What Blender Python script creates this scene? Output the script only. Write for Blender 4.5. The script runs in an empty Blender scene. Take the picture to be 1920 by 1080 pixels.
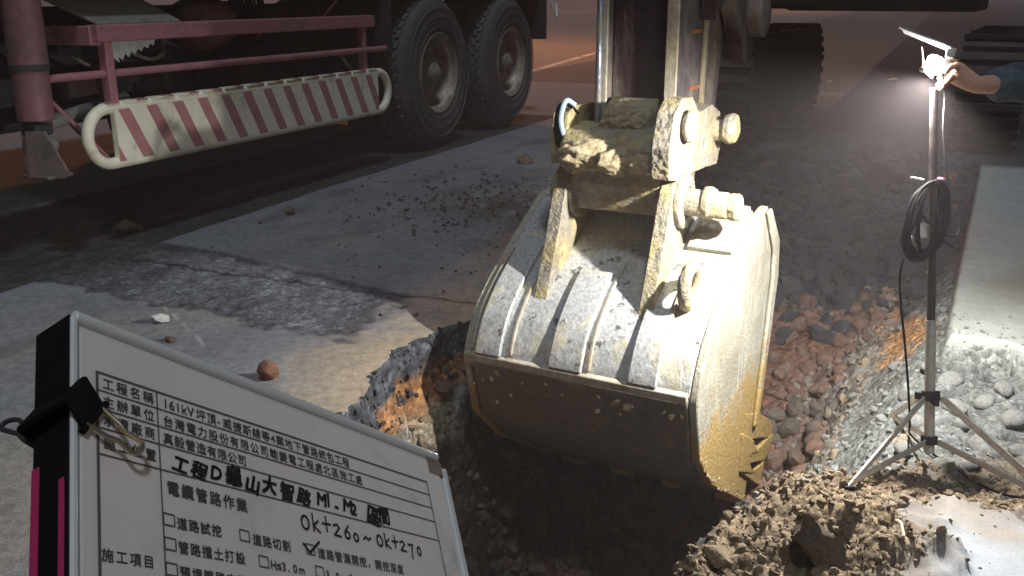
import bpy, bmesh, math, random
import numpy as np
from mathutils import Vector, Matrix, noise as mnoise

sc = bpy.context.scene
random.seed(7); rng = np.random.default_rng(7)

# ------------------------------------------------------------------ camera
FPX, PITCH, CAMH = 1800.0, math.atan(550/1800), 1.1
cam = bpy.data.cameras.new("camera"); camo = bpy.data.objects.new("camera", cam)
sc.collection.objects.link(camo)
camo.location = (0, 0, CAMH); camo.rotation_euler = (math.pi/2-PITCH, 0, 0)
cam.sensor_width = 36; cam.lens = 36*FPX/1920; cam.clip_start = 0.02; cam.clip_end = 500
sc.camera = camo
# ------------------------------------------------------------------ night sky, distant street light, exposure
w = bpy.data.worlds.new("World"); sc.world = w; w.use_nodes = True
nt = w.node_tree; bg = nt.nodes["Background"]
sky = nt.nodes.new("ShaderNodeTexSky"); sky.sky_type = 'NISHITA'; sky.sun_disc = False
SUN_DIR = Vector((0.08, -0.40, 0.91)).normalized()
sky.sun_elevation = math.radians(3); sky.sun_rotation = math.atan2(SUN_DIR.x, SUN_DIR.y)
nt.links.new(sky.outputs[0], bg.inputs[0]); bg.inputs[1].default_value = 0.06
sun = bpy.data.lights.new("sun", 'SUN'); suno = bpy.data.objects.new("sun", sun); sc.collection.objects.link(suno)
sun.energy = 0.95; sun.angle = math.radians(7); sun.color = (0.77, 0.88, 1.0)
suno.rotation_euler = SUN_DIR.to_track_quat('Z', 'Y').to_euler()
sc.view_settings.view_transform = 'Standard'; sc.view_settings.look = 'None'
sc.view_settings.exposure = 0.0; sc.view_settings.gamma = 1.0; sc.view_settings.use_curve_mapping = False
sc.render.engine = 'CYCLES'; sc.cycles.use_denoising = True; sc.cycles.max_bounces = 6
LAMP_EMIT = 260.0; LAMP_W = 270.0

# ------------------------------------------------------------------ photo geometry helpers (metres)
CF = np.array([0, math.cos(PITCH), -math.sin(PITCH)]); CU = np.array([0, math.sin(PITCH), math.cos(PITCH)])
CR = np.array([1.0, 0, 0]); CC = np.array([0, 0, CAMH])
def ray(x, y): return CF+(x-960)/FPX*CR+(540-y)/FPX*CU
def G(x, y, z=0.0):
    r = ray(x, y); return CC+r*(z-CAMH)/r[2]
def W(x, y, d): return CC+d*ray(x, y)
TD = np.array([.402, .916, 0]); TD /= np.linalg.norm(TD)      # road / truck direction
ND = np.array([TD[1], -TD[0], 0])                             # to the right of it
def UV(P): return float(np.dot(P, TD)), float(np.dot(P, ND))
def XY(u, v, z=0): return u*TD+v*ND+np.array([0, 0, z])

# ------------------------------------------------------------------ mesh helpers
class MB:
    def __init__(s): s.v = []; s.f = []; s.m = []
    def add(s, vs, fs, mi=0):
        o = len(s.v); s.v += [tuple(map(float, p)) for p in vs]; s.f += [tuple(i+o for i in f) for f in fs]; s.m += [mi]*len(fs); return s
    def box(s, c, size, ax=None, mi=0, taper=1.0):
        c = np.array(c, float); A = np.eye(3) if ax is None else np.array(ax, float)
        vs = []
        for k in (-1, 1):
            t = taper if k > 0 else 1.0
            for i, j in ((-1, -1), (1, -1), (1, 1), (-1, 1)):
                vs.append(c+A[0]*i*size[0]/2*t+A[1]*j*size[1]/2*t+A[2]*k*size[2]/2)
        return s.add(vs, [(3, 2, 1, 0), (4, 5, 6, 7), (0, 1, 5, 4), (1, 2, 6, 5), (2, 3, 7, 6), (3, 0, 4, 7)], mi)
    def bar(s, a, b, wd, th, up=(0, 0, 1), mi=0):
        a = np.array(a, float); b = np.array(b, float); z = b-a; L = np.linalg.norm(z); z /= L
        x = np.cross(up, z)
        if np.linalg.norm(x) < 1e-6: x = np.cross((1, 0, 0), z)
        x /= np.linalg.norm(x); y = np.cross(z, x)
        return s.box((a+b)/2, (wd, th, L), (x, y, z), mi)
    def prism(s, poly, o, ax, ay, az, h0, h1, mi=0):
        o, ax, ay, az = (np.array(k, float) for k in (o, ax, ay, az)); n = len(poly)
        vs = [o+ax*p+ay*q+az*h0 for p, q in poly]+[o+ax*p+ay*q+az*h1 for p, q in poly]
        ar = sum(poly[i][0]*poly[(i+1) % n][1]-poly[(i+1) % n][0]*poly[i][1] for i in range(n))
        flip = (ar < 0) != (np.dot(np.cross(ax, ay), az)*(h1-h0) < 0)
        fs = [tuple(range(n))[::-1], tuple(range(n, 2*n))]+[(i, (i+1) % n, n+(i+1) % n, n+i) for i in range(n)]
        if flip: fs = [f[::-1] for f in fs]
        return s.add(vs, fs, mi)
    def tube(s, pts, r, seg=10, closed=False, mi=0, caps=True):
        P = [np.array(p, float) for p in pts]; n = len(P); R = r if hasattr(r, '__len__') else [r]*n
        T = []
        for i in range(n):
            a = P[(i-1) % n] if (closed or i > 0) else P[0]; b = P[(i+1) % n] if (closed or i < n-1) else P[-1]
            t = b-a; T.append(t/(np.linalg.norm(t)+1e-12))
        x = np.cross(T[0], (0, 0, 1.0))
        if np.linalg.norm(x) < 1e-3: x = np.cross(T[0], (1.0, 0, 0))
        x /= np.linalg.norm(x); vs = []
        for i in range(n):
            x = x-T[i]*np.dot(x, T[i]); x /= np.linalg.norm(x); y = np.cross(T[i], x)
            for k in range(seg):
                a = 2*math.pi*k/seg; vs.append(P[i]+R[i]*(x*math.cos(a)+y*math.sin(a)))
        fs = []
        for i in range(n if closed else n-1):
            j = (i+1) % n
            for k in range(seg): fs.append((i*seg+k, i*seg+(k+1) % seg, j*seg+(k+1) % seg, j*seg+k))
        if caps and not closed: fs += [tuple(range(seg))[::-1], tuple(range((n-1)*seg, n*seg))]
        return s.add(vs, fs, mi)
    def lathe(s, prof, o, axis, seg=48, mi=0, closed=False, caps=True):
        o = np.array(o, float); z = np.array(axis, float); z /= np.linalg.norm(z)
        x = np.cross(z, (0, 0, 1.0))
        if np.linalg.norm(x) < 1e-3: x = np.cross(z, (0, 1.0, 0))
        x /= np.linalg.norm(x); y = np.cross(z, x); vs = []; n = len(prof)
        for r, h in prof:
            for k in range(seg):
                a = 2*math.pi*k/seg; vs.append(o+z*h+r*(x*math.cos(a)+y*math.sin(a)))
        fs = []
        for i in range(n if closed else n-1):
            j = (i+1) % n
            for k in range(seg): fs.append((i*seg+k, i*seg+(k+1) % seg, j*seg+(k+1) % seg, j*seg+k))
        if not closed and caps:
            if prof[0][0] > 1e-6: fs.append(tuple(range(seg))[::-1])
            if prof[-1][0] > 1e-6: fs.append(tuple(range((n-1)*seg, n*seg)))
        return s.add(vs, fs, mi)
    def blob(s, c, rad, sub=2, amp=.25, freq=1.6, seed=0, mi=0, flat=None):
        bm = bmesh.new(); bmesh.ops.create_icosphere(bm, subdivisions=sub, radius=1.0)
        off = Vector((seed*3.17, seed*1.31, seed*7.7)); rad = np.array(rad, float)*np.ones(3)
        vs = []
        for v in bm.verts:
            p = v.co.normalized(); d = 1+amp*mnoise.noise(p*freq+off)*1.6+amp*.4*mnoise.noise(p*freq*3+off)
            q = p*d
            if flat:
                for k in range(flat):
                    nn = Vector((math.sin(seed*5+k*2.1), math.cos(seed*3+k*1.7), math.sin(seed+k*4.3))).normalized()
                    e = q.dot(nn)-(.62+.1*math.sin(k*9+seed))
                    if e > 0: q = q-nn*e
            vs.append(np.array(c)+np.array(q)*rad)
        fs = [tuple(v.index for v in f.verts) for f in bm.faces]; bm.free()
        return s.add(vs, fs, mi)
    def build(s, name, mats, parent=None, bevel=0, smooth=40, seg=2, origin=None):
        base = np.array(WL(parent)) if parent else (np.array(origin) if origin is not None else None)
        V = np.array(s.v)
        if base is None: base = np.array([(V[:, 0].min()+V[:, 0].max())/2, (V[:, 1].min()+V[:, 1].max())/2, V[:, 2].min()])
        me = bpy.data.meshes.new(name); me.from_pydata((V-base).tolist(), [], s.f)
        for m in (mats if isinstance(mats, (list, tuple)) else [mats]): me.materials.append(m)
        me.polygons.foreach_set("material_index", s.m)
        o = bpy.data.objects.new(name, me); sc.collection.objects.link(o)
        if parent: o.parent = parent
        else: o.location = base
        if smooth:
            me.polygons.foreach_set("use_smooth", [True]*len(me.polygons)); me.set_sharp_from_angle(angle=math.radians(smooth))
        me.update()
        if bevel:
            b = o.modifiers.new("bevel", 'BEVEL'); b.width = bevel; b.segments = seg; b.limit_method = 'ANGLE'; b.angle_limit = math.radians(35); b.harden_normals = False
        return o
def WL(o):
    p = np.zeros(3)
    while o: p = p+np.array(o.location); o = o.parent
    return p
def tag(o, label=None, cat=None, group=None, kind=None):
    if label: o["label"] = label
    if cat: o["category"] = cat
    if group: o["group"] = group
    if kind: o["kind"] = kind
    return o
def thing(name, loc, label, cat, group=None):
    o = bpy.data.objects.new(name, None); sc.collection.objects.link(o); o.location = tuple(map(float, loc)); o.empty_display_size = .1
    return tag(o, label, cat, group)
def spline(pts, n=8, closed=False):
    P = [np.array(p, float) for p in pts]; N = len(P); out = []
    for i in range(N if closed else N-1):
        g = (lambda k: P[k % N]) if closed else (lambda k: P[min(max(k, 0), N-1)])
        a, b, c, d = g(i-1), g(i), g(i+1), g(i+2)
        for k in range(n):
            t = k/n; out.append(.5*((2*b)+(c-a)*t+(2*a-5*b+4*c-d)*t*t+(3*b-a-3*c+d)*t**3))
    if not closed: out.append(P[-1])
    return out

# ------------------------------------------------------------------ materials
def nodes(name):
    m = bpy.data.materials.new(name); m.use_nodes = True; n = m.node_tree
    return m, n, n.nodes["Principled BSDF"], lambda t: n.nodes.new(t), n.links.new
def noise_tex(N, L, co, scale, detail=6, rough=.6, dist=0):
    t = N("ShaderNodeTexNoise"); t.inputs["Scale"].default_value = scale; t.inputs["Detail"].default_value = detail
    t.inputs["Roughness"].default_value = rough; t.inputs["Distortion"].default_value = dist
    L(co, t.inputs["Vector"]); return t.outputs["Fac"]
def ramp(N, L, fac, a, b, ca=(0, 0, 0, 1), cb=(1, 1, 1, 1)):
    r = N("ShaderNodeValToRGB"); r.color_ramp.elements[0].position = a; r.color_ramp.elements[1].position = b
    r.color_ramp.elements[0].color = ca; r.color_ramp.elements[1].color = cb; L(fac, r.inputs[0]); return r.outputs[0]
def mix(N, L, fac, a, b, mode='MIX'):
    x = N("ShaderNodeMixRGB"); x.blend_type = mode
    if isinstance(fac, (int, float)): x.inputs[0].default_value = fac
    else: L(fac, x.inputs[0])
    for k, c in ((1, a), (2, b)):
        if isinstance(c, (tuple, list)): x.inputs[k].default_value = (*c[:3], 1)
        else: L(c, x.inputs[k])
    return x.outputs[0]
def bump(N, L, B, h, strength=.3, dist=.01):
    b = N("ShaderNodeBump"); b.inputs["Strength"].default_value = strength; b.inputs["Distance"].default_value = dist
    L(h, b.inputs["Height"]); L(b.outputs[0], B.inputs["Normal"])
def coord(N, L, scale=None):
    t = N("ShaderNodeTexCoord"); co = t.outputs["Object"]
    if scale:
        mp = N("ShaderNodeMapping"); mp.inputs["Scale"].default_value = scale; L(co, mp.inputs[0]); co = mp.outputs[0]
    return co
def mat(name, col, rough=.6, metal=0, dirt=None, dscale=6, dlo=.45, dhi=.62, spec=None, scale=40, var=.25, bstr=.15, bdist=.004, streak=None, chips=None):
    """paint / metal / rubber: base colour with fine variation, dirt patches, optional chips"""
    m, n, B, N, L = nodes(name); co = coord(N, L)
    f = noise_tex(N, L, co, scale, 8, .65)
    c = mix(N, L, ramp(N, L, f, .3, .7), tuple(k*(1-var) for k in col), tuple(min(1, k*(1+var)) for k in col))
    rg = None
    if chips:
        cf = ramp(N, L, noise_tex(N, L, co, chips[1], 8, .7), chips[2], chips[2]+.03); c = mix(N, L, cf, c, chips[0])
    if dirt:
        dco = coord(N, L, streak) if streak else co
        d = ramp(N, L, noise_tex(N, L, dco, dscale, 9, .68, .4), dlo, dhi)
        d2 = mix(N, L, ramp(N, L, noise_tex(N, L, co, dscale*5, 6, .7), .35, .7), tuple(k*.6 for k in dirt), tuple(min(1, k*1.25) for k in dirt))
        c = mix(N, L, d, c, d2)
        r = N("ShaderNodeMapRange"); r.inputs[3].default_value = rough; r.inputs[4].default_value = .92; L(d, r.inputs[0]); L(r.outputs[0], B.inputs["Roughness"])
        if metal:
            r2 = N("ShaderNodeMapRange"); r2.inputs[3].default_value = metal; r2.inputs[4].default_value = 0; L(d, r2.inputs[0]); L(r2.outputs[0], B.inputs["Metallic"])
        h = N("ShaderNodeMath"); h.operation = 'MULTIPLY_ADD'; L(d, h.inputs[0]); h.inputs[1].default_value = .5; L(f, h.inputs[2]); hh = h.outputs[0]
    else:
        B.inputs["Roughness"].default_value = rough; B.inputs["Metallic"].default_value = metal; hh = f
    L(c, B.inputs["Base Color"])
    if spec is not None: B.inputs["Specular IOR Level"].default_value = spec
    if bstr: bump(N, L, B, hh, bstr, bdist)
    return m
def ground_mat(name, sc1=160, c1=.35, bstr=.5, bdist=.006, rough=.93, gravel=0, sc2=28):
    """albedo from the mesh's colour layer, with fine aggregate speckle and bump"""
    m, n, B, N, L = nodes(name); co = coord(N, L)
    a = N("ShaderNodeVertexColor"); a.layer_name = "Col"
    f = noise_tex(N, L, co, sc1, 5, .7); f2 = noise_tex(N, L, co, sc2, 8, .65)
    s = ramp(N, L, f, .32, .68, (1-c1,)*3+(1,), (1+c1,)*3+(1,))
    s2 = ramp(N, L, f2, .3, .7, (1-c1*.7,)*3+(1,), (1+c1*.7,)*3+(1,))
    c = mix(N, L, 1.0, a.outputs[0], s, 'MULTIPLY'); c = mix(N, L, 1.0, c, s2, 'MULTIPLY'); h = f
    if gravel:
        v = N("ShaderNodeTexVoronoi"); v.inputs["Scale"].default_value = gravel; L(co, v.inputs["Vector"])
        vr = ramp(N, L, v.outputs["Color"], .1, .9, (.55,)*3+(1,), (1.5,)*3+(1,)); c = mix(N, L, .8, c, vr, 'MULTIPLY')
        h2 = N("ShaderNodeMath"); h2.operation = 'MULTIPLY_ADD'; L(v.outputs["Distance"], h2.inputs[0]); h2.inputs[1].default_value = -.9; L(f2, h2.inputs[2]); h = h2.outputs[0]
    L(c, B.inputs["Base Color"]); B.inputs["Roughness"].default_value = rough; B.inputs["Specular IOR Level"].default_value = .25
    bump(N, L, B, h, bstr, bdist); return m
def emis(name, col, s):
    m, n, B, N, L = nodes(name); B.inputs["Emission Color"].default_value = (*col, 1); B.inputs["Emission Strength"].default_value = s; B.inputs["Base Color"].default_value = (.8, .8, .8, 1); return m

MUD = (.30, .24, .135)
M_steel = mat("bucket_steel", (.46, .465, .46), .36, .25, dirt=(.46, .43, .34), dscale=4.5, dlo=.52, dhi=.60, scale=80, var=.38, bstr=.5, bdist=.004, chips=((.15, .14, .125), 16, .59), streak=(1.6, 1.6, .7))
def side_mat():
    """dried pale mud with scrapes; fresh yellow soil stuck low down and at the cutting edge"""
    m, n, B, N, L = nodes("bucket_mud"); co = coord(N, L); fine = noise_tex(N, L, co, 85, 8, .7); big = noise_tex(N, L, co, 7, 9, .7, .3); scr = noise_tex(N, L, coord(N, L, (60, 60, 4)), 1, 6, .6)
    c = mix(N, L, ramp(N, L, fine, .35, .65), (.30, .29, .235), (.46, .445, .36)); c = mix(N, L, ramp(N, L, noise_tex(N, L, co, 5, 8, .7, .5), .42, .62), c, (.27, .245, .185)); c = mix(N, L, ramp(N, L, scr, .58, .66), c, (.52, .51, .46)); c = mix(N, L, ramp(N, L, noise_tex(N, L, co, 30, 6, .7), .62, .68), c, (.17, .14, .09))
    sx = N("ShaderNodeSeparateXYZ"); L(co, sx.inputs[0]); mr = N("ShaderNodeMapRange"); mr.inputs[1].default_value = .05; mr.inputs[2].default_value = -.62; L(sx.outputs[2], mr.inputs[0])
    ad = N("ShaderNodeMath"); ad.operation = 'ADD'; L(mr.outputs[0], ad.inputs[0]); L(big, ad.inputs[1]); ym = ramp(N, L, ad.outputs[0], .70, .90)
    yc = mix(N, L, ramp(N, L, fine, .35, .65), (.27, .17, .055), (.50, .35, .12)); c = mix(N, L, ym, c, yc); L(c, B.inputs["Base Color"]); B.inputs["Roughness"].default_value = .85
    h = N("ShaderNodeMath"); h.operation = 'MULTIPLY_ADD'; L(ym, h.inputs[0]); h.inputs[1].default_value = .6; L(fine, h.inputs[2]); bump(N, L, B, h.outputs[0], .8, .010); return m
M_side = side_mat()
M_rustmud = mat("bucket_inner_mud", (.135, .118, .098), .8, 0, dirt=(.20, .17, .13), dscale=5, scale=30, bstr=.6, bdist=.01)
M_muddy = mat("muddy_iron", (.27, .245, .20), .6, .1, dirt=(.40, .33, .17), dscale=5.5, dlo=.43, dhi=.56, scale=36, var=.35, bstr=.8, bdist=.012)
M_lump = mat("mud_lump", (.34, .28, .17), .95, 0, scale=45, var=.45, bstr=.9, bdist=.012)
M_arm = mat("worn_arm_paint", (.055, .032, .034), .45, .2, dirt=(.20, .18, .15), dscale=4, dlo=.55, dhi=.68, scale=20, var=.4, streak=(1, 1, .25), chips=((.3, .28, .26), 9, .64), bstr=.25)
M_armside = mat("worn_arm_side", (.11, .095, .10), .45, .3, dirt=(.19, .15, .12), dscale=4, dlo=.52, dhi=.66, scale=20, var=.4, streak=(1, 1, .25), chips=((.36, .09, .05), 4, .64), bstr=.25)
M_edge = mat("bare_steel_edge", (.40, .37, .32), .65, .1, dirt=(.34, .27, .16), dscale=9, scale=40, var=.35, streak=(1, 1, .3), bstr=.4)
M_dark = mat("dark_machine", (.030, .029, .033), .8, 0, dirt=(.055, .05, .047), dscale=4, scale=20, bstr=.15)
M_orange = mat("orange_machine_paint", (.32, .12, .04), .55, 0, dirt=(.12, .09, .06), dscale=5, dlo=.5, dhi=.7)
M_track = mat("track_rubber", (.055, .047, .047), .85, 0, dirt=(.10, .075, .065), dscale=6, bstr=.3)
M_red = mat("faded_red_paint", (.34, .15, .175), .5, 0, dirt=(.17, .11, .10), dscale=5, dlo=.5, dhi=.7, scale=30, var=.15, chips=((.06, .03, .03), 16, .67), bstr=.12)
M_jack = mat("dusty_red_jack", (.20, .085, .10), .55, 0, dirt=(.12, .085, .085), dscale=5, dlo=.45, dhi=.68, scale=30, var=.2, bstr=.15)
M_reddark = mat("dark_red_paint", (.075, .022, .028), .55, 0, dirt=(.06, .045, .04), dscale=5, scale=20, bstr=.15)
M_pink = mat("dusty_pink_tank", (.34, .16, .15), .6, 0, dirt=(.2, .14, .12), dscale=5, bstr=.1)
M_cream = mat("cream_paint", (.80, .78, .64), .5, 0, dirt=(.42, .37, .24), dscale=4, dlo=.52, dhi=.72, scale=10, var=.07, chips=((.12, .09, .07), 30, .70), bstr=.06)
M_stripe = mat("stripe_red", (.42, .19, .20), .5, 0, dirt=(.34, .24, .18), dscale=5, dlo=.52, dhi=.72, scale=14, var=.12, chips=((.5, .42, .32), 30, .70), bstr=.06)
M_grey = mat("galvanised_grey", (.26, .27, .25), .5, .3, dirt=(.15, .14, .11), dscale=6, bstr=.15)
M_rubber = mat("tyre_rubber", (.06, .063, .067), .72, 0, dirt=(.12, .115, .11), dscale=4, dlo=.45, dhi=.65, scale=50, var=.2, bstr=.15)
M_tread = mat("tyre_tread", (.085, .10, .11), .6, 0, dirt=(.1, .1, .1), dscale=7, scale=50, bstr=.15)
M_rim = mat("rim_steel", (.30, .25, .21), .45, .3, dirt=(.09, .07, .05), dscale=6, dlo=.5, dhi=.7, scale=30, bstr=.2)
M_foot = mat("greasy_foot_steel", (.15, .11, .11), .55, .1, dirt=(.09, .08, .07), dscale=7)
M_chrome = mat("bright_steel", (.62, .61, .58), .28, .9, scale=60, var=.1, bstr=.05)
M_pole = mat("galvanised_pole", (.50, .48, .45), .38, .35, dirt=(.25, .2, .14), dscale=9, dlo=.55, dhi=.7, scale=50, var=.2, bstr=.08)
M_black = mat("black_rubber_cable", (.0035, .0035, .004), .5, 0, scale=40, var=.2, bstr=.05, spec=.12)
M_poleup = mat("dimmed_brown_tube", (.040, .030, .029), .45, .3, dirt=(.07, .05, .045), dscale=14, scale=60, var=.2, bstr=.05)  # brown tube, darkened so the lamp close above doesn't burn it white
M_white = mat("white_plastic", (.8, .8, .78), .35, 0, scale=20, var=.03, bstr=0)
M_maroon = mat("maroon_tape", (.16, .03, .06), .5, 0, scale=20, var=.2)
M_lampoff = mat("lamp_housing", (.045, .045, .05), .45, .3, scale=30, var=.3)
M_visor = mat("visor_aluminium", (.55, .55, .57), .35, .7, scale=30, var=.15, bstr=.05)
M_bulb = emis("work_lamp_bulb", (1, .97, .90), LAMP_EMIT)
M_sodium = emis("sodium_lamp", (1, .33, .07), 1900)
M_skin = mat("skin", (.50, .30, .22), .55, 0, scale=60, var=.08, bstr=.05)
M_sleeve = mat("blue_grey_cloth", (.075, .105, .135), .9, 0, dirt=(.04, .055, .075), dscale=9, scale=140, var=.25, bstr=.5, bdist=.004)
M_trouser = mat("dark_cloth", (.03, .035, .05), .9, 0, scale=140, var=.25, bstr=.3, bdist=.002)
M_hair = mat("black_hair", (.012, .01, .01), .6, 0, scale=90, var=.3)
M_paper = mat("form_paper", (.86, .76, .69), .45, 0, scale=25, var=.03, dirt=(.70, .63, .56), dscale=14, dlo=.55, dhi=.75, bstr=.03)
M_sheet = mat("clear_cover", (.75, .74, .72), .16, 0, scale=20, var=.05, bstr=.05, bdist=.002)
M_tape = mat("black_tape", (.009, .0085, .009), .7, 0, scale=60, var=.3, bstr=.1, spec=.12)
M_pinkpaper = mat("pink_edge", (.55, .03, .15), .6, 0, scale=30, var=.15, bstr=.05)
M_ink = mat("printed_ink", (.13, .115, .108), .7, 0, scale=60, var=.1, bstr=0)
M_marker = mat("marker_ink", (.015, .014, .015), .6, 0, scale=60, var=.1, bstr=0)
M_brass = mat("brassy_wire", (.62, .50, .36), .25, .95, scale=60, var=.1, bstr=.03)
M_clod = mat("dirt_clod", (.085, .06, .042), .95, 0, scale=120, var=.5, bstr=.7, bdist=.004)
M_clodtan = mat("tan_clod", (.155, .114, .072), .95, 0, scale=60, var=.5, bstr=.7, bdist=.006)
M_ball = mat("red_brown_stone", (.15, .07, .042), .9, 0, scale=40, var=.45, bstr=.6, bdist=.004)
M_stoneW = mat("pale_stone", (.46, .47, .46), .85, 0, scale=50, var=.2, bstr=.4, bdist=.004)
M_stoneG = mat("grey_cobble", (.15, .158, .157), .85, 0, dirt=(.11, .10, .08), dscale=7, scale=40, var=.22, bstr=.45, bdist=.004)
M_stoneB = mat("grey_brown_stone", (.15, .135, .115), .9, 0, dirt=(.20, .14, .07), dscale=3, scale=40, var=.35, bstr=.5, bdist=.004)
M_cobR = mat("reddish_cobble", (.115, .068, .048), .85, 0, dirt=(.08, .066, .052), dscale=2.6, dlo=.5, dhi=.6, scale=30, var=.35, bstr=.5, bdist=.006)
M_asph = mat("asphalt_lump", (.026, .026, .029), .85, 0, dirt=(.052, .050, .048), dscale=5, scale=60, var=.5, bstr=.7, bdist=.006)
M_yellow = mat("yellow_scrap", (.75, .38, .10), .6, 0, scale=40, var=.2)
M_line = mat("road_paint", (.55, .52, .46), .8, 0, dirt=(.12, .11, .10), dscale=3, dlo=.45, dhi=.65, scale=60)
M_wood = mat("dry_straw", (.62, .55, .36), .8, 0, scale=60)

# ------------------------------------------------------------------ terrain
def h2(ix, iy, s):
    n = (ix*374761393+iy*668265263+s*1442695041) & 0x7fffffff
    n = ((n ^ (n >> 13))*1274126177) & 0x7fffffff
    n = (n ^ (n >> 16)) & 0x7fffffff
    return n/0x7fffffff
def vn(x, y, s=0):
    xi = np.floor(x).astype(np.int64); yi = np.floor(y).astype(np.int64); fx = x-xi; fy = y-yi
    fx = fx*fx*(3-2*fx); fy = fy*fy*(3-2*fy)
    return (h2(xi, yi, s)*(1-fx)+h2(xi+1, yi, s)*fx)*(1-fy)+(h2(xi, yi+1, s)*(1-fx)+h2(xi+1, yi+1, s)*fx)*fy
def fbm(x, y, f, o=4, s=0, g=.5):
    t = 0; a = 1; k = 0
    for i in range(o): t = t+a*vn(x*f+i*17.3, y*f-i*9.1, s+i); k += a; a *= g; f *= 2.03
    return t/k*2-1
def ss(a, b, x): t = np.clip((x-a)/(b-a), 0, 1); return t*t*(3-2*t)
VL = ([.5, 1.27, 1.98, 2.35, 2.63, 2.92, 4.24, 7.3, 9], [-1.02, -1.10, -1.37, -1.49, -1.515, -1.43, -1.47, -1.52, -1.5])
VR = ([.5, 1.66, 2.0, 2.14, 2.63, 3.58, 5.77, 7.3, 9], [-.40, -.33, -.27, -.225, -.175, -.12, .17, .2, .2])
DU = ([.5, 2.7, 3.1, 3.5, 4.0, 4.6, 5.4, 6.3, 7.0, 7.45, 7.7, 9], [1.05, 1.05, .88, .66, .42, .27, .15, .03, -.05, -.03, 0, 0])
def terrain(u, v):
    """height, albedo (n,3), region index of the ground at road coordinates u (along), v (across)"""
    n1 = fbm(u, v, 3, 4, 1); n2 = fbm(u, v, 14, 4, 5); n3 = fbm(u, v, 55, 3, 9); n4 = fbm(u, v, .9, 3, 13)
    blk = np.abs(fbm(u, v, 9, 3, 21))
    vl = np.interp(u, *VL)+.035*fbm(u, u*0, 6, 3, 3)+.012*fbm(u, u*0, 24, 2, 4)
    vr = np.interp(u, *VR)+.03*fbm(u, v*0+5, 5, 4, 31)+.02*n2
    dl = v-vl; dr = vr-v
    D = np.interp(u, *DU); near = ss(4.6, 3.0, u)
    # left face steep, right face sloping; far end a ramp of rubble
    inl = .16*ss(0, .026, dl)+.84*ss(.02, .20+.05*n1, dl); inr = ss(-.02, .34+.06*n1, dr)
    ins = np.minimum(inl, inr); inside = (dl > 0) & (dr > 0)
    z = .004*n1+.0012*n3
    # left road
    strip_t = ss(-.03, .05, u-(2.53+.04*n1+.05*n2+.02*n3+.11*ss(-1.7, -3.3, v)))*ss(.03, -.03, u-(3.04+.02*n1+.25*ss(-1.5, -3.2, v)))*ss(-1.68, -1.95, v+.12*n1+.12*n2+.35*ss(2.9, 3.2, u)*0)
    strip_l = ss(.03, -.03, v+3.26-.03*n1-.01*n2+.04*ss(3, 5, u))*ss(-.03, .03, v+4.45-.02*n1)*ss(2.35, 2.5, u+.1*n1)
    road = v < vl
    edgefade = 1
    zr = z-.010*strip_t-.022*strip_l*(1-strip_t)+np.maximum(strip_t, strip_l*.8)*(.009*n2+.006*n3)
    zr = zr+.035*ss(.35, -.35, np.abs(u-4.75+.5*n4)/1.2-.15)*ss(.9, 0, np.abs(v+2.1)/1.0)*np.clip(n2+.1*n3, 0, 1)*.8   # dropped soil
    # right bank
    slab_f = ss(-.02, .02, u-3.30-.06*n1-.03*n2-.25*ss(.25, .6, v)*-1)*ss(-.02, .03, v-.10-.05*n1-.02*n2+.0*u)
    slab_f = slab_f*ss(0, .02, v-(.10+.05*np.clip(u-3.3, 0, 4)))
    slab_n = ss(.05, -.05, u-2.14-.09*n1-.06*n2-.1*np.clip(v, 0, 1.5))*ss(-.05, .07, v-.05-.09*n1-.06*n2)
    soil = 1-np.maximum(slab_f, slab_n)
    bz = soil*(-.07*ss(2.05, 2.45, u)+.022*(1-ss(2.05, 2.45, u)))+soil*(.034*n1+.026*n2+.012*n3+.03*np.clip(blk-.1, 0, 1))
    bz = bz+.03*ss(2.35, 1.9, u)*soil*(.4+.9*n2)+slab_f*.03
    bz = bz-.16*ss(.20, -.02, v-vr)*ss(2.0, 2.5, u)*soil
    zb = bz
    # trench
    rub = .05*n1+.05*n2+.015*n3+.045*(.3-blk)
    zf = -D+rub*(.6+.4*near)
    base_l = np.where(dl < dr, zr, zb)
    wob = (.05*n1+.035*n2+.012*n3)*np.sin(np.clip(ins, 0, 1)*math.pi)
    zt = base_l*(1-ins)+zf*ins+wob
    # far of the heap
    farr = ss(7.35, 7.7, u)
    zt = zt*(1-farr)+z*farr
    zz = np.where(inside, zt, np.where(v < (vl+vr)/2, zr, zb*(1-ss(6.9, 7.3, u))+z*ss(6.9, 7.3, u)))
    bord = ss(.0, .25, u-UG[0])*ss(0, .25, UG[-1]-u)*ss(0, .25, v-VG[0])*ss(0, .25, VG[-1]-v)
    tr_end = ss(.62, .80, u)
    zz = zz*bord+0*(1-bord)
    # ------- albedo
    def C(*c): return np.array(c)[None, :]
    k = lambda a: a[:, None]
    asp = C(.197, .203, .216)*(1+.12*k(n1)+.10*k(n2)+.14*k(n4))
    dust = C(.33, .27, .19)*(1+.15*k(n2))
    dm = ss(1.0, .0, (-dl)/(.42+.3*n1))*ss(4.2, 3.0, u)*.85*ss(-.35, .25, n2+.5*n1+.3)
    dm = np.maximum(dm, .35*ss(-.2, .5, n1+.4*n4)*ss(-3.2, -2.2, v))
    col = asp*(1-k(dm))+dust*k(dm)
    br = ss(1.0, .25, np.hypot((u-4.75)/.75, (v+2.05)/.85)+.35*n1+.25*n2); brr = br*ss(-.5, .25, n2+.3*n3)
    col = col*(1-.88*k(brr))+C(.075, .056, .040)*k(brr)*.88
    st = np.maximum(strip_t, strip_l); pat = ss(-.2, .4, n1+.3*n2)
    fdl = k(ss(7.1, 7.5, u+.1*n1)*ss(-1.55, -1.35, v)); col = col*(1-fdl)+C(.05, .05, .055)*fdl
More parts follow.
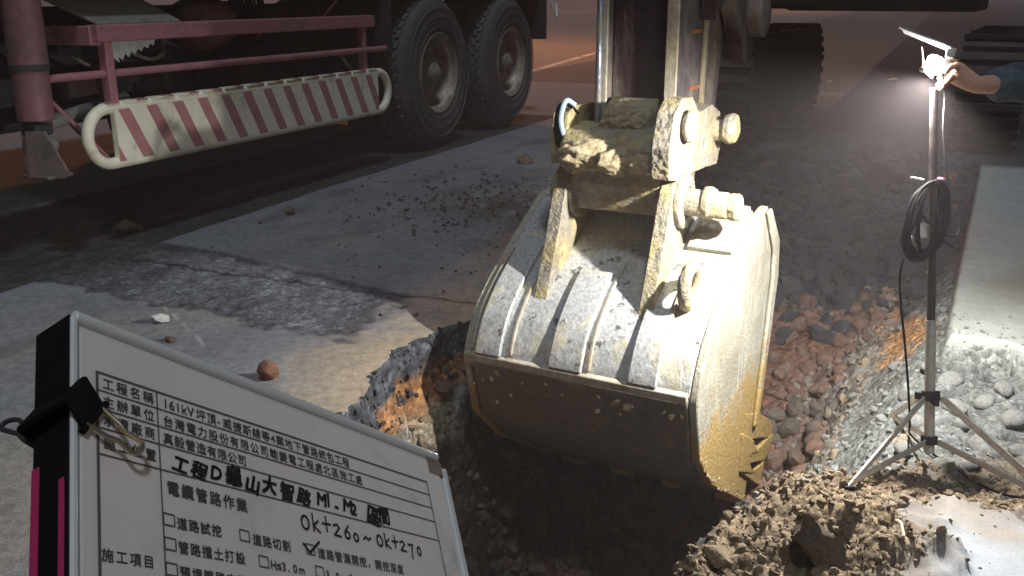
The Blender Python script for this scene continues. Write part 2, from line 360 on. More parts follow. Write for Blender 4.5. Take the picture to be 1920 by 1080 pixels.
    sc_ = (C(.15, .155, .175)*(1+.5*k(n2)+.3*k(n3)))*(1-k(pat)*.3)
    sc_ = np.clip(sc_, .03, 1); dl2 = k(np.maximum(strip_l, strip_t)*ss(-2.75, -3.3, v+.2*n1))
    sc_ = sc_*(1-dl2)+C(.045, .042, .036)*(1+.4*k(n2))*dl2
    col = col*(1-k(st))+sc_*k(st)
    dark_edge = k(np.clip(st*(1-st)*4, 0, 1)); col = col*(1-.55*dark_edge)
    crack = ss(.016, .004, np.abs(u-3.045-.02*n1-.012*n2+.0*v+.1*ss(-1.55, -1.9, v)*0))*ss(-1.45, -1.5, v)*ss(-3.3, -3.2, v); col = col*(1-.75*k(crack))
    cr2 = ss(.006, .001, np.abs(fbm(u, v, 1.1, 3, 77)))*ss(-.1, .3, n4); col = col*(1-.35*k(cr2))
    scr = ss(.006, .002, np.abs((u-2.36)-(v+2.2)*-.62))*ss(-2.62, -2.5, v)*ss(-2.0, -2.15, v); col = col*(1-.5*k(scr))+C(.5, .5, .48)*k(scr)*.5
    smg = ss(.15, .5, fbm(u*.8, v*2.2, 2.2, 4, 61)); col = col*(1-.28*k(smg))
    # faint scored line on the road
    # right side
    conc = C(.235, .25, .235)*(1+.10*k(n2)+.12*k(fbm(u*7, v*.7, 3, 4, 41)))
    soilc = C(.105, .111, .106)*(1+.45*k(n2)+.3*k(n1))
    brown = C(.15, .110, .069)*(1+.4*k(n2)+.2*k(n1))
    bm_ = k(np.maximum(ss(2.62, 2.25, u+.25*n1+.12*n2+.35*np.clip(-v, -1, .5)), ss(.45, .6, n1)*.6))
    ob = k(ss(.40, .15, np.hypot((u-3.75)/1.1, (v+.02)/.3)+.2*n2)); oc = C(.30, .165, .07)
    soilc = soilc*(1-bm_)+brown*bm_; soilc = soilc*(1-ob)+oc*ob
    conc = C(.27, .29, .315)/C(.235, .25, .235)*conc*(1-k(ss(2.6, 3.1, u)))+conc*(1.1+.35*k(ss(3.4, 5.5, u)))*k(ss(2.6, 3.1, u)); colb = conc*(1-k(soil))+soilc*k(soil)  # far slab's colour lightened towards its end to offset the lamp's fall-off
    nd = k(slab_n*np.clip(ss(.20, -.05, v-.1+.35*n1+.25*n2)+ss(2.04, 2.2, u+.12*n1+.1*n2)*.8, 0, 1)*.8); colb = colb*(1-nd)+brown*nd
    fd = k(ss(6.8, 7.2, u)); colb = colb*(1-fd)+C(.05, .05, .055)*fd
    # trench by depth and place
    n5 = fbm(u*1.0+zz*.6, zz*1.6+v, 7, 4, 51); n6 = fbm(u+zz*.8, zz*1.2+v*.7, 38, 3, 57)
    dep = -zz
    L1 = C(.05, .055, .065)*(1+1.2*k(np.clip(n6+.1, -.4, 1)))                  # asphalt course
    L2 = C(.26, .13, .055)*(1+.6*k(n6)); L3 = C(.20, .17, .12)*(1+.5*k(n6)); L4 = C(.17, .19, .21)*(1+.2*k(n1)); L5 = C(.055, .043, .032)*(1+.4*k(n2))  # L5: deep soil, colour darkened for the shade down in the pit
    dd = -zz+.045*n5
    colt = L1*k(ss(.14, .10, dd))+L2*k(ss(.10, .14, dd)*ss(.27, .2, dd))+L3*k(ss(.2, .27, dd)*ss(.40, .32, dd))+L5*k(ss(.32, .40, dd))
    gl = k(ss(.1, .5, n1+.35*n4)*ss(.16, .26, dd)*ss(.45, .3, dd)*.8); colt = colt*(1-gl)+L4*gl
    rs = k(ss(.35, .8, ins)*ss(2.75, 3.0, u+.1*n1)*ss(4.7, 4.2, u+.15*n1)); colt = colt*(1-rs)+C(.13, .066, .042)*(1+.45*k(n2))*rs
    ds = k(ss(4.15, 4.6, u+.2*n1)*ss(.02, .2, np.minimum(dl, dr))); colt = colt*(1-ds)+C(.03, .031, .035)*(1+.5*k(n2))*ds
    rw = k(ss(.45, .12, dr)*(dr < dl)*ss(4.2, 3.9, u)); colt = colt*(1-rw*.8)+(C(.125, .12, .108)*(1+.5*k(n6)+.3*k(n5)))*rw*.8
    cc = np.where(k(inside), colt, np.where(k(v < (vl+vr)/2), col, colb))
    reg = np.where(inside & (u < 7.5), 2, np.where(v < (vl+vr)/2, np.where(st > .5, 1, 0), np.where(soil > .5, 3, 4)))
    reg = np.where((u > 7.2) & (reg >= 3), 0, reg)
    return zz, np.clip(cc, .01, .9), reg
UG = np.concatenate([np.arange(.75, 4.6, .0135), np.arange(4.6, 8.6, .024)])
VG = np.concatenate([np.arange(-5.6, -3.4, .028), np.arange(-3.4, -1.8, .018), np.arange(-1.8, -1.51, .0105), np.arange(-1.51, -1.468, .0016), np.arange(-1.468, -1.27, .0042), np.arange(-1.27, .5, .0105), np.arange(.5, 3.2, .03)])
def edge_left(u): return np.interp(u, *VL)+.035*fbm(u, u*0, 6, 3, 3)+.012*fbm(u, u*0, 24, 2, 4)
uu, vv = np.meshgrid(UG, VG, indexing='ij'); nu, nv = uu.shape
vv = vv+(edge_left(UG)+1.5)[:, None]*(ss(-2.45, -1.6, VG)*ss(-.35, -1.22, VG))[None, :]
gz, gc, gr = terrain(uu.ravel(), vv.ravel())
GP = uu.ravel()[:, None]*TD[None]+vv.ravel()[:, None]*ND[None]; GP[:, 2] = gz
_vl = edge_left(uu.ravel()); _w = ss(.0, .06, vv.ravel()-_vl)*ss(.34, .2, vv.ravel()-_vl)*ss(-.03, -.10, gz)      # rough cut wall
GP[:, :2] += (_w*(.05*fbm(uu.ravel(), gz, 6, 4, 91)+.02*fbm(uu.ravel(), gz, 26, 3, 95)))[:, None]*ND[None, :2]
def zat(P):
    u, v = UV(P); z, _, _ = terrain(np.array([u]), np.array([v])); return float(z[0])
def on_ground(x, y, z0=0.0):
    P = G(x, y, z0)
    for _ in range(6): P = G(x, y, zat(P))
    return P
idx = np.arange(nu*nv).reshape(nu, nv)
quads = np.stack([idx[:-1, :-1], idx[1:, :-1], idx[1:, 1:], idx[:-1, 1:]], -1).reshape(-1, 4)[:, ::-1]
fr = gr[quads[:, 0]]
def ground_obj(name, sel, m, extra=None):
    q = quads[sel]; used, inv = np.unique(q, return_inverse=True); q = inv.reshape(-1, 4)
    V = GP[used]; Cc = gc[used]; faces = q.tolist()
    if extra:
        ev, ec, ef = extra; o = len(V); V = np.vstack([V, ev]); Cc = np.vstack([Cc, ec]); faces += [tuple(i+o for i in f) for f in ef]
    me = bpy.data.meshes.new(name); me.from_pydata(V.tolist(), [], faces); me.materials.append(m)
    a = me.color_attributes.new("Col", 'FLOAT_COLOR', 'POINT'); a.data.foreach_set("color", np.hstack([Cc, np.ones((len(Cc), 1))]).ravel().astype(np.float32))
    me.polygons.foreach_set("use_smooth", [True]*len(me.polygons)); me.update()
    o = bpy.data.objects.new(name, me); sc.collection.objects.link(o); o["kind"] = "structure"; return o
# surrounding road out to the distance
u0, u1, v0, v1 = UG[0], UG[-1], VG[0], VG[-1]; vm = -1.0; FAR = 260
ev, ec, ef = [], [], []
def ringquad(a, b, c, d, col):
    o = len(ev)
    for p in ((a, c), (b, c), (b, d), (a, d)): ev.append(XY(*p)); ec.append(col)
    ef.append((o+3, o+2, o+1, o))
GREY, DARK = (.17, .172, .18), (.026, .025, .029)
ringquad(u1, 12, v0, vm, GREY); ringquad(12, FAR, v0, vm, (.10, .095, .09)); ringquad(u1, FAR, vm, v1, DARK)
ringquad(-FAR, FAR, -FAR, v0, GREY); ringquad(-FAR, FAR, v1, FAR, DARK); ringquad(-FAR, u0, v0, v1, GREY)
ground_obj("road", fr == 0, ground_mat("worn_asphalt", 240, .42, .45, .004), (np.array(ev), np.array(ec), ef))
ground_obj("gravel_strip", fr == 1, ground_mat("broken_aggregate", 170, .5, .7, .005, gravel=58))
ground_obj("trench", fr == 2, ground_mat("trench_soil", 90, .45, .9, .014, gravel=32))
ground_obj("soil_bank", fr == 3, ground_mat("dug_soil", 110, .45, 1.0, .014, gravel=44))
ground_obj("pavement", fr == 4, ground_mat("brushed_concrete", 150, .14, .35, .004))
# far lane line
a, b = G(985, 137), G(1125, 97); a[2] = b[2] = .004; d = (b-a)/np.linalg.norm(b-a); n = np.array([d[1], -d[0], 0])*.07
MB().add([a-n, b+d*9-n, b+d*9+n, a+n], [(3, 2, 1, 0)]).build("lane_line", M_line, smooth=0)["kind"] = "structure"

# ------------------------------------------------------------------ rubble, stones, clods
def scatter(name, label, specs, m, sub=2, seedoff=0, flat=4, amp=.28):
    """specs: (position, size) list -> one mesh of irregular lumps"""
    vs, fs, o = [], [], 0; base = []
    for k in range(7):
        b = MB().blob((0, 0, 0), 1, sub, amp, 1.4, k+seedoff, flat=flat); base.append((np.array(b.v), np.array(b.f)))
    for P, s in specs:
        V, F_ = base[rng.integers(7)]
        q = rng.normal(size=4); q /= np.linalg.norm(q); a, b, c, d = q
        Rm = np.array([[1-2*(c*c+d*d), 2*(b*c-a*d), 2*(b*d+a*c)], [2*(b*c+a*d), 1-2*(b*b+d*d), 2*(c*d-a*b)], [2*(b*d-a*c), 2*(c*d+a*b), 1-2*(b*b+c*c)]])
        sz = s*np.array([1, rng.uniform(.65, .95), rng.uniform(.5, .85)])
        vs.append((V*sz)@Rm.T+np.array(P)); fs.append(F_+o); o += len(V)
    V = np.vstack(vs); F_ = np.vstack(fs)
    me = bpy.data.meshes.new(name); me.from_pydata(V.tolist(), [], F_.tolist()); me.materials.append(m)
    me.polygons.foreach_set("use_smooth", [True]*len(me.polygons)); me.set_sharp_from_angle(angle=math.radians(32)); me.update()
    ob = bpy.data.objects.new(name, me); sc.collection.objects.link(ob); tag(ob, label, kind="stuff"); return ob
def uvspec(n, fu, fv, fs, sink=.3):
    us = np.array([fu() for _ in range(n)]); vs = np.array([fv(u) for u in us]); z, _, _ = terrain(us, vs); out = []
    for u, v, h in zip(us, vs, z):
        s = fs(); out.append((XY(u, v, h+s*(.5-sink)), s))
    return out
U_ = random.uniform
lin = lambda u, A: float(np.interp(u, *A))
inside_v = lambda u, a=.06, b=.1: U_(lin(u, VL)+a, lin(u, VR)-b)
scatter("cobble_rubble", "reddish brown cobbles and clods filling the trench floor",
        uvspec(560, lambda: U_(2.85, 4.55), inside_v, lambda: .018+.040*random.random()**1.6, .5)+uvspec(500, lambda: U_(2.8, 4.5), inside_v, lambda: .006+.022*random.random()**2, .5), M_cobR, 3, 0, 0, .2)
scatter("pit_clods", "wet clods on the trench floor, coloured darker for the shade under the bucket",
        uvspec(420, lambda: U_(1.4, 2.8), inside_v, lambda: .008+.05*random.random()**2.4, .5), mat("shaded_wet_clod", (.062, .055, .048), .8, 0, dirt=(.10, .068, .042), dscale=2.2, scale=40, var=.4, bstr=.6, bdist=.006), 2, 80, 0, .3)  # clod colour lowered to stand in for the bucket's shade
scatter("asphalt_rubble", "dark broken asphalt heaped at the far end of the trench",
        uvspec(1500, lambda: U_(4.2, 7.35), lambda u: inside_v(u, -.02, -.05), lambda: .018+.075*random.random()**3, .45), M_asph, 2, 20, 5, .35)
def dens_brown(): return random.gauss(4.75, .45)
scatter("soil_crumbs", "brown soil crumbs dropped on the road beside the bucket",
        uvspec(620, dens_brown, lambda u: min(random.gauss(-2.2, .42), lin(u, VL)-.04), lambda: .004+.016*random.random()**2.5)
        + uvspec(230, lambda: U_(2.7, 5.4), lambda u: min(-1.6-abs(random.gauss(0, .7)), lin(u, VL)-.04), lambda: .003+.011*random.random()**2.5), M_clod, 1)
def keep_soil(sp):
    uvs = np.array([UV(p) for p, _ in sp]); _, _, rg0 = terrain(uvs[:, 0], uvs[:, 1])
    return [q for q, r in zip(sp, rg0) if r == 3 or (r == 2) or (random.random() < .10 and q[1] < .008)]
scatter("soil_clods", "tan soil clods covering the near bank of the trench",
        keep_soil(uvspec(3200, lambda: 1.5+1.0*random.random()**.8, lambda u: U_(lin(u, VR)-.06, .12+.25*ss(1.7, 2.3, u)), lambda: .002+.013*random.random()**4, .5)), M_clodtan, 2, 40, 2, .3)
scatter("wall_clods", "clods and broken asphalt stuck in the cut wall of the trench",
        uvspec(420, lambda: U_(1.4, 3.2), lambda u: lin(u, VL)+U_(.035, .17), lambda: .004+.014*random.random()**2.4, .5), M_clodtan, 2, 45, 2, .3)
scatter("edge_chips", "dark asphalt chips broken out along the cut edge of the pavement",
        uvspec(650, lambda: U_(1.6, 4.2), lambda u: float(edge_left(np.array([u]))[0])+abs(random.gauss(.006, .02)), lambda: .003+.014*random.random()**2.2, .4), M_asph, 2, 33, 5, .35)
scatter("slope_gravel", "grey and brown stones bedded in the sloping trench side under the lamp",
        uvspec(700, lambda: U_(2.0, 4.6), lambda u: lin(u, VR)-U_(.0, .34), lambda: .004+.022*random.random()**2.6, .45), M_stoneB, 2, 55, 2, .26)
scatter("bank_gravel", "grey gravel mixed into the broken bank below the lamp stand",
        uvspec(800, lambda: U_(2.25, 3.6), lambda u: U_(lin(u, VR)-.1, .75), lambda: .003+.010*random.random()**2.6, .5), M_stoneG, 2, 50, 2)
# countable cobbles on the bank (one mesh shape each of six, copied)
cob_mesh = []
for k in range(6):
    o = MB().blob((0, 0, 0), (1, .8, .62), 3, .16, 1.1, 60+k, flat=2).build("cobble", M_stoneG, smooth=0, origin=(0, 0, 0))
    o.data.polygons.foreach_set("use_smooth", [True]*len(o.data.polygons)); cob_mesh.append(o)
cob_at = [(1640, 770, .018), (1655, 790, .022), (1600, 745, .022), (1715, 800, .040), (1790, 770, .042), (1800, 800, .035), (1845, 845, .055), (1895, 795, .050),
          (1550, 825, .024), (1590, 840, .014), (1630, 815, .014), (1700, 745, .035), (1780, 720, .045), (1845, 760, .040), (1880, 735, .035), (1560, 705, .022),
          (1600, 680, .026), (1680, 690, .030), (1620, 640, .025), (1695, 850, .028), (1820, 880, .025), (1535, 880, .018), (1660, 740, .014), (1910, 850, .03),
          (1740, 690, .028), (1690, 620, .022), (1505, 905, .014), (1815, 700, .026)]
used = set()
for i, (px, py, s) in enumerate(cob_at):
    P = on_ground(px, py); k = i % 6
    o = cob_mesh[k] if k not in used else cob_mesh[k].copy()
    if k in used: sc.collection.objects.link(o)
    used.add(k); o.location = (P[0], P[1], P[2]+s*.22); o.scale = (s, s, s); o.rotation_euler = (U_(-.3, .3), U_(-.3, .3), U_(0, 6.28))
    tag(o, "rounded grey cobble bedded in the broken bank around the lamp tripod", "stone", "cobbles on the bank")
def single(name, px, py, rad, m, label, cat, seed, amp=.25, flat=3, sink=.35, group=None, sub=3):
    P = on_ground(px, py); r = np.array(rad, float)*np.ones(3); c = P+np.array([0, 0, r[2]*(1-sink)])
    o = MB().blob(c, r, sub, amp, 1.6, seed, flat=flat).build(name, m, smooth=34); return tag(o, label, cat, group)
single("stone", 504, 710, (.033, .03, .03), M_ball, "round red brown stone alone on the pale road above the form board", "stone", 3, .15, 0, .12)
single("stone", 300, 606, (.03, .026, .022), M_stoneW, "small pale angular stone left of the round red brown one", "stone", 5, .3, 5, .3)
single("dirt_clod", 545, 402, (.028, .028, .03), M_clodtan, "tan clod upright on the road slab near the dark strip corner", "clod", 7)
single("dirt_clod", 243, 434, (.07, .05, .035), M_clodtan, "flat brownish clod lying in the dark strip under the truck", "clod", 8)
single("dirt_clod", 985, 306, (.06, .05, .035), M_clodtan, "yellow brown clod left of the excavator coupler", "clod", 9)
single("dirt_clod", 1530, 1055, (.048, .05, .06), M_clod, "largest dark brown clod on the near soil bank", "clod", 11, .3, 3, .3)
single("dirt_clod", 1345, 1060, (.034, .03, .03), M_clodtan, "pale rounded clod at the lip of the near bank", "clod", 12)
single("dirt_clod", 1598, 985, (.016, .016, .018), M_clod, "small dark clod right of the tripod's left foot on soil", "clod", 13)
single("asphalt_chunk", 1405, 955, (.03, .022, .016), M_asph, "small dark asphalt chunk on the bank by the bucket tip", "chunk", 15, .3, 5)
single("dirt_clod", 320, 640, (.022, .02, .012), M_clod, "small grey brown clod below the pale angular stone", "clod", 16)
for (px, py, s, sd) in ((1450, 300, .14, 1), (1560, 308, .10, 2), (1665, 342, .15, 3), (1490, 345, .09, 4), (1395, 300, .10, 5), (1600, 385, .08, 6), (1380, 340, .08, 7), (1500, 330, .10, 8)):
    single("asphalt_chunk", px, py, (s, s*.7, s*.62), M_asph, "dark broken asphalt chunk lying on the rubble heap", "chunk", 70+sd, .25, 5, .35, "large chunks on the rubble heap")
# litter
P = G(1675, 152); tag(MB().blob(P+[0, 0, .02], (.07, .05, .02), 2, .4, 2, 4).build("leaf_scrap", M_yellow, smooth=30), "small bright orange scrap lying on the dark road left of the lamp", "litter")
for px, py, s, nm in ((1555, 155, .09, "long"), (1525, 180, .06, "short")):
    P = G(px, py); d = np.array([.5, .85, 0]); tag(MB().bar(P-d*s+[0, 0, .012], P+d*s+[0, 0, .02], .02, .012).build("wood_sliver", M_wood, bevel=.003), f"{nm} pale wood sliver on the dark road behind the rubble heap", "litter")
P = on_ground(1680, 985); Q = on_ground(1694, 1012)
tag(MB().tube(spline([P+[0, 0, .012], (P+Q)/2+[0, 0, .022], Q+[0, 0, .008]], 6), .0028, 6).build("twig", M_wood), "pale straw twig on the brown soil of the near bank", "twig")

# ------------------------------------------------------------------ excavator (bucket frame: w right, g away, z up)
BW = np.array([.877, -.48, 0]); BW /= np.linalg.norm(BW); BG = np.array([-BW[1], BW[0], 0]); BQ = W(1293, 738, 2.8)
def E(off, g, z): return np.array([BQ[0], BQ[1], 0])+BW*off+BG*g+np.array([0, 0, z])
ZA = np.array([0, 0, 1.0])
EB = E(-.37, 6.6, 0)
exc = thing("excavator", EB, "excavator with muddy bucket lowered into the trench and worn dark arm", "excavator")
def gz_prism(mb, poly, o0, o1, mi=0): return mb.prism(poly, E(0, 0, 0), BG, ZA, BW, o0, o1, mi)
outer = [(.56, .425), (.42, .348), (.285, .268), (.155, .185), (.062, .10), (.014, .018), (0, -.03)]
def smooth2(poly, n=5): return [tuple(p[:2]) for p in spline([(a, b, 0) for a, b in poly], n)]
prof = smooth2(outer, 5)
BWID = .745
bk = MB(); th = .022                        # curved shell
inner = [(g+.016, z-.014) for g, z in prof]
gz_prism(bk, prof+inner[::-1], -BWID, 0)
bucket = bk.build("bucket", M_steel, exc, bevel=.003)
sub = lambda mb, nm, m, bev=.004, **k: mb.build(nm, m, bucket, bevel=bev, **k)
lip = [(0, -.03), (-.012, -.045), (.045, -.235), (.065, -.27), (.21, -.40), (.66, -.68), (.675, -.665), (.23, -.375), (.09, -.25), (.03, -.05)]
b = MB(); gz_prism(b, lip, -BWID+.01, -.002); sub(b, "bottom_plate", M_rustmud, .006)
side = [(.557, .415)]+[(g, z) for g, z in prof[1::2]]+[(-.004, -.05), (.05, -.25), (.205, -.405), (.645, -.685), (.67, -.55), (.705, -.388), (.74, -.25), (.785, -.05), (.825, .145), (.80, .285), (.655, .425), (.62, .425)]
for o0, o1 in ((0, .028), (-BWID-.028, -BWID)):
    b = MB(); gz_prism(b, side, o0, o1); sub(b, "side_plate", M_side, .006)
b = MB(); gz_prism(b, [(.61, .41), (.653, .42), (.797, .282), (.82, .145), (.78, -.05), (.735, -.25), (.70, -.388), (.655, -.385), (.685, -.25), (.72, -.05), (.75, .15), (.735, .26)], .0285, .045); sub(b, "edge_strip", M_side, .008)
b = MB(); gz_prism(b, [(-.015, -.02), (.0, -.012), (.03, -.045), (.015, -.075), (-.008, -.055)], -BWID-.02, -.004); sub(b, "wear_bar", M_edge, .004)
def offp(k, d):     # offset of the profile outward by d
    out = []
    for i, (g, z) in enumerate(prof):
        a = prof[max(i-1, 0)]; c = prof[min(i+1, len(prof)-1)]; t = np.array([c[0]-a[0], c[1]-a[1]]); t /= np.linalg.norm(t)+1e-9
        nrm = np.array([t[1], -t[0]]);
        if np.dot(nrm, (-.6, .75)) < 0: nrm = -nrm
        out.append((g+nrm[0]*d, z+nrm[1]*d))
    return out
for a0, a1, s0 in ((-.72, -.63, 8), (-.455, -.345, 12), (-.19, -.10, 16)):       # raised wear plates wrapped over the curve
    q0 = offp(0, .001)[s0:-2]; q1 = offp(0, .019)[s0:-2]
    b = MB(); gz_prism(b, q1+q0[::-1], a0, a1); sub(b, "wear_plate", M_steel, .003)
for a0 in (-.742, -.602, -.33, -.115):                    # weld ridges
    q0 = offp(0, .0005)[10:-3]; q1 = offp(0, .010)[10:-3]
    b = MB(); gz_prism(b, q1+q0[::-1], a0, a0+.010); sub(b, "weld_ridge", M_edge, .002)
q0 = offp(0, .0005)[0:8]; q1 = offp(0, .018)[0:8]
b = MB(); gz_prism(b, q1+q0[::-1], -.15, -.004); sub(b, "cover_plate", M_side, .003)
ear = [(.09, .075), (.125, .165), (.165, .265), (.215, .385), (.245, .47), (.285, .54), (.345, .575), (.42, .55), (.475, .49), (.50, .40), (.54, .36), (.5, .32), (.25, .17)]
for o0 in (-.575, -.215):
    b = MB(); gz_prism(b, smooth2(ear[:10], 3)+ear[10:], o0, o0+.042); e = sub(b, "ear", M_muddy, .007)
    for sgn in (0, 1):
        b = MB(); c = E(o0+(.042 if sgn else 0), .355, .475); b.lathe([(.0, 0), (.085, 0), (.085, .016), (.05, .022), (.048, .016), (0, .016)], c, BW*(1 if sgn else -1), 28); b.build("boss", M_muddy, e, bevel=.003)
def tubew(mb, g, z, r, o0, o1): return mb.lathe([(r*.85, 0), (r, r*.15), (r, o1-o0-r*.15), (r*.85, o1-o0)], E(o0, g, z), BW, 28)
sub(tubew(MB(), .355, .475, .042, -.62, -.02), "pivot_pin", M_muddy, 0)
b = MB(); b.lathe([(0, 0), (.05, 0), (.052, .02), (.042, .035), (.026, .04), (.026, .055), (0, .055)], E(-.10, .36, .478), BW, 20); sub(b, "pin_cap", M_muddy, .003)
b = MB(); b.lathe([(0, 0), (.044, 0), (.044, .026), (.028, .034), (0, .034)], E(-.02, .37, .47), BW, 8); sub(b, "pin_nut", M_muddy, .003)
def caked(o, strength=.012, scale=.035, levels=4):
    for m_ in list(o.modifiers): o.modifiers.remove(m_)
    sb = o.modifiers.new("fine", 'SUBSURF'); sb.subdivision_type = 'SIMPLE'; sb.levels = levels; sb.render_levels = levels
    for sc_, st_ in ((scale, strength), (scale*.28, strength*.45)):
        t = bpy.data.textures.new("mud", 'CLOUDS'); t.noise_scale = sc_; t.noise_depth = 3
        d = o.modifiers.new("mud", 'DISPLACE'); d.texture = t; d.strength = st_; d.mid_level = .45; d.texture_coords = 'LOCAL'
    o.data.polygons.foreach_set("use_smooth", [True]*len(o.data.polygons))
    if "sharp_edge" in o.data.attributes: o.data.attributes.remove(o.data.attributes["sharp_edge"])
    return o
# lifting eye on the shell, ring standing proud
eyep = [(.07+.075*math.cos(t)*1.0+.06, .19+.075*math.sin(t)) for t in np.linspace(0, 2*math.pi, 24, endpoint=False)]
b = MB(); b.tube([E(-.075, .20+.055*math.cos(t)-.02, .235+.06*math.sin(t)+.02) for t in np.linspace(0, 2*math.pi, 22, endpoint=False)], .02, 10, True); sub(b, "lifting_eye", M_muddy, 0)
# teeth along the lip; corner adapter seen at the right
for i, o0 in enumerate((-.70, -.49, -.28, -.075)):
    b = MB(); gz_prism(b, [(.60, -.625), (.66, -.60), (.80, -.66), (.93, -.775), (.90, -.79), (.74, -.74), (.62, -.68)], o0, o0+.07); sub(b, "tooth", M_side, .006)
def EPl(px, py, off):      # point of the plane w = off seen at a pixel, as (g, z)
    r = ray(px, py); o = E(off, 0, 0); d = np.dot(o-CC, BW)/np.dot(r, BW); P = CC+d*r-np.array([BQ[0], BQ[1], 0]); return float(np.dot(P, BG)), float(P[2])
b = MB()                                   # side cutter: frame with two openings
for i, poly in enumerate((((1398, 776), (1425, 776), (1445, 788), (1450, 800), (1449, 820), (1440, 820), (1408, 823), (1396, 822)), ((1440, 819), (1449, 814), (1447, 860), (1440, 908), (1430, 900), (1434, 862)),
        ((1402, 846), (1418, 846), (1440, 820), (1446, 826), (1440, 858), (1434, 862), (1400, 869)), ((1400, 868), (1409, 887), (1434, 862), (1443, 870), (1440, 905), (1432, 915), (1415, 905), (1390, 888)),
        ((1390, 812), (1408, 823), (1418, 846), (1403, 850), (1401, 868), (1409, 887), (1386, 886)))):
    gz_prism(b, [EPl(x_, y_, .03) for x_, y_ in poly], -.02-.002*i, .03+.0015*i)
sub(b, "side_cutter", M_side, .010)
# mud stuck along the bottom edge
rg = random.Random(3); b = MB()
for k in range(38):
    o0 = -BWID*rg.random(); b.blob(E(o0, .0+rg.uniform(-.006, .02), -.06-abs(rg.gauss(0, .035))), .004+.010*rg.random(), 1, .4, 2, k)
edge_ = [(.05, -.25), (.205, -.405), (.673, -.690)]
for k in range(60):
    t = rg.random(); i = 0 if t < .25 else 1; f_ = rg.random(); p, q = edge_[i], edge_[i+1]
    b.blob(E(.027, p[0]+(q[0]-p[0])*f_+rg.uniform(-.004, .012), p[1]+(q[1]-p[1])*f_+abs(rg.gauss(0, .02))), (.002+.006*rg.random()**2)*np.array([.6, 1, 1]), 2, .4, 2, k+90)
o = sub(b, "mud_spatter", M_lump, 0); o["kind"] = "stuff"
# coupler between bucket and arm
cp = MB(); gz_prism(cp, [(.31, .43), (.28, .52), (.285, .60), (.66, .60), (.62, .50), (.45, .42)], -.525, -.222)
coupler = cp.build("coupler", M_muddy, exc, bevel=.012)
csub = lambda mb, nm, m=M_muddy, bev=.008: mb.build(nm, m, coupler, bevel=bev)
cheekR = [(.215, .565), (.205, .66), (.24, .76), (.30, .80), (.40, .795), (.47, .74), (.60, .755), (.70, .72), (.73, .62), (.70, .545), (.50, .555), (.30, .55)]
cheekL = [(.285, .575), (.28, .66), (.30, .735), (.36, .755), (.50, .75), (.66, .72), (.70, .56), (.45, .555)]
b = MB(); gz_prism(b, cheekR, -.225, -.170); csub(b, "cheek")
b = MB(); gz_prism(b, cheekL, -.60, -.548); csub(b, "cheek")
b = MB(); gz_prism(b, [(.255, .575), (.25, .64), (.29, .685), (.42, .70), (.42, .575)], -.552, -.222); csub(b, "cross_block", M_muddy, .015)
b = MB()
for k, (o_, z_, rx, rz) in enumerate(((-.42, .615, .12, .05), (-.34, .60, .09, .045), (-.50, .60, .05, .05), (-.27, .60, .05, .035))):
    b.blob(E(o_, .262, z_), (rx, .035, rz), 5, .14, 2.6, k)
for k in range(60):
    b.blob(E(-.53+.28*rg.random(), .243+.01*rg.random(), .56+.05*rg.random()), (.004, .004, .008+.012*rg.random()), 1, .3, 2, k)
for k, (o_, z_, r_) in enumerate(((-.39, .715, .055), (-.34, .70, .045), (-.43, .69, .04))): b.blob(E(o_, .37, z_), (r_, .03, r_*.8), 5, .16, 3.0, k+9)
csub(b, "mud_lump", M_lump, 0)["kind"] = "stuff"
b = MB(); gz_prism(b, [(.36, .63), (.365, .745), (.45, .78), (.5, .63)], -.455, -.30); csub(b, "link_head", M_lump, .02)
csub(tubew(MB(), .335, .715, .038, -.172, -.138), "pin", M_edge, .004)
b = MB(); b.lathe([(.028, 0), (.048, 0), (.051, .008), (.048, .016), (.03, .018)], E(-.158, .335, .715), BW, 28); csub(b, "pin_collar", M_muddy, .003)
csub(tubew(MB(), .66, .665, .036, -.60, -.12), "rear_pin")
b = MB(); b.lathe([(0, 0), (.047, 0), (.052, .02), (.045, .036), (.025, .042), (0, .042)], E(-.135, .66, .672), BW, 14); csub(b, "pin_cap", M_muddy, .004)
b = MB()
for k in range(5):
    b.tube(spline([E(-.555-.006*k, .29, .60), E(-.56-.006*k, .275, .70), E(-.555-.005*k, .30, .765), E(-.54, .36, .73)], 8), .0035, 6)
csub(b, "hose_bundle", M_black, 0)
csub(MB().tube(spline([E(-.555, .285, .66), E(-.56, .268, .72), E(-.555, .295, .775), E(-.54, .33, .76)], 8), .008, 8), "rag", mat("blue_rag", (.35, .5, .55), .8, 0, scale=60), 0)
# arm (stick): two side plates with the recessed web between
ang = lambda z: .02*(z-.75)
arm = MB()
az0, az1 = .66, 2.55
for (o0, o1, mi) in ((-.505, -.475, 0), (-.268, -.238, 0)):
    gz_prism(arm, [(.43, az0), (.425, az1), (.98, az1), (.95, 1.15), (.86, az0+.03)], o0, o1, 0)
arm = arm.build("arm", M_armside, exc, bevel=.004)
asub = lambda mb, nm, m, bev=.004: mb.build(nm, m, arm, bevel=bev)
b = MB(); gz_prism(b, [(.475, az0), (.47, az1), (.93, az1-.02), (.90, 1.15), (.83, az0+.05)], -.474, -.269); asub(b, "web", M_arm)
for o0, o1 in ((-.51, -.470), (-.273, -.233)):
    b = MB(); gz_prism(b, [(.418, az0), (.413, az1), (.4245, az1), (.4295, az0)], o0, o1); asub(b, "edge_strip", M_edge, .003)
b = MB(); b.tube([E(-.49, .405, .70), E(-.492, .40, 1.2), E(-.49, .40, 2.4)], .009, 8); asub(b, "grease_line", mat("blue_grey_steel", (.16, .19, .26), .4, .4, dirt=(.3, .27, .2), dscale=12), 0)
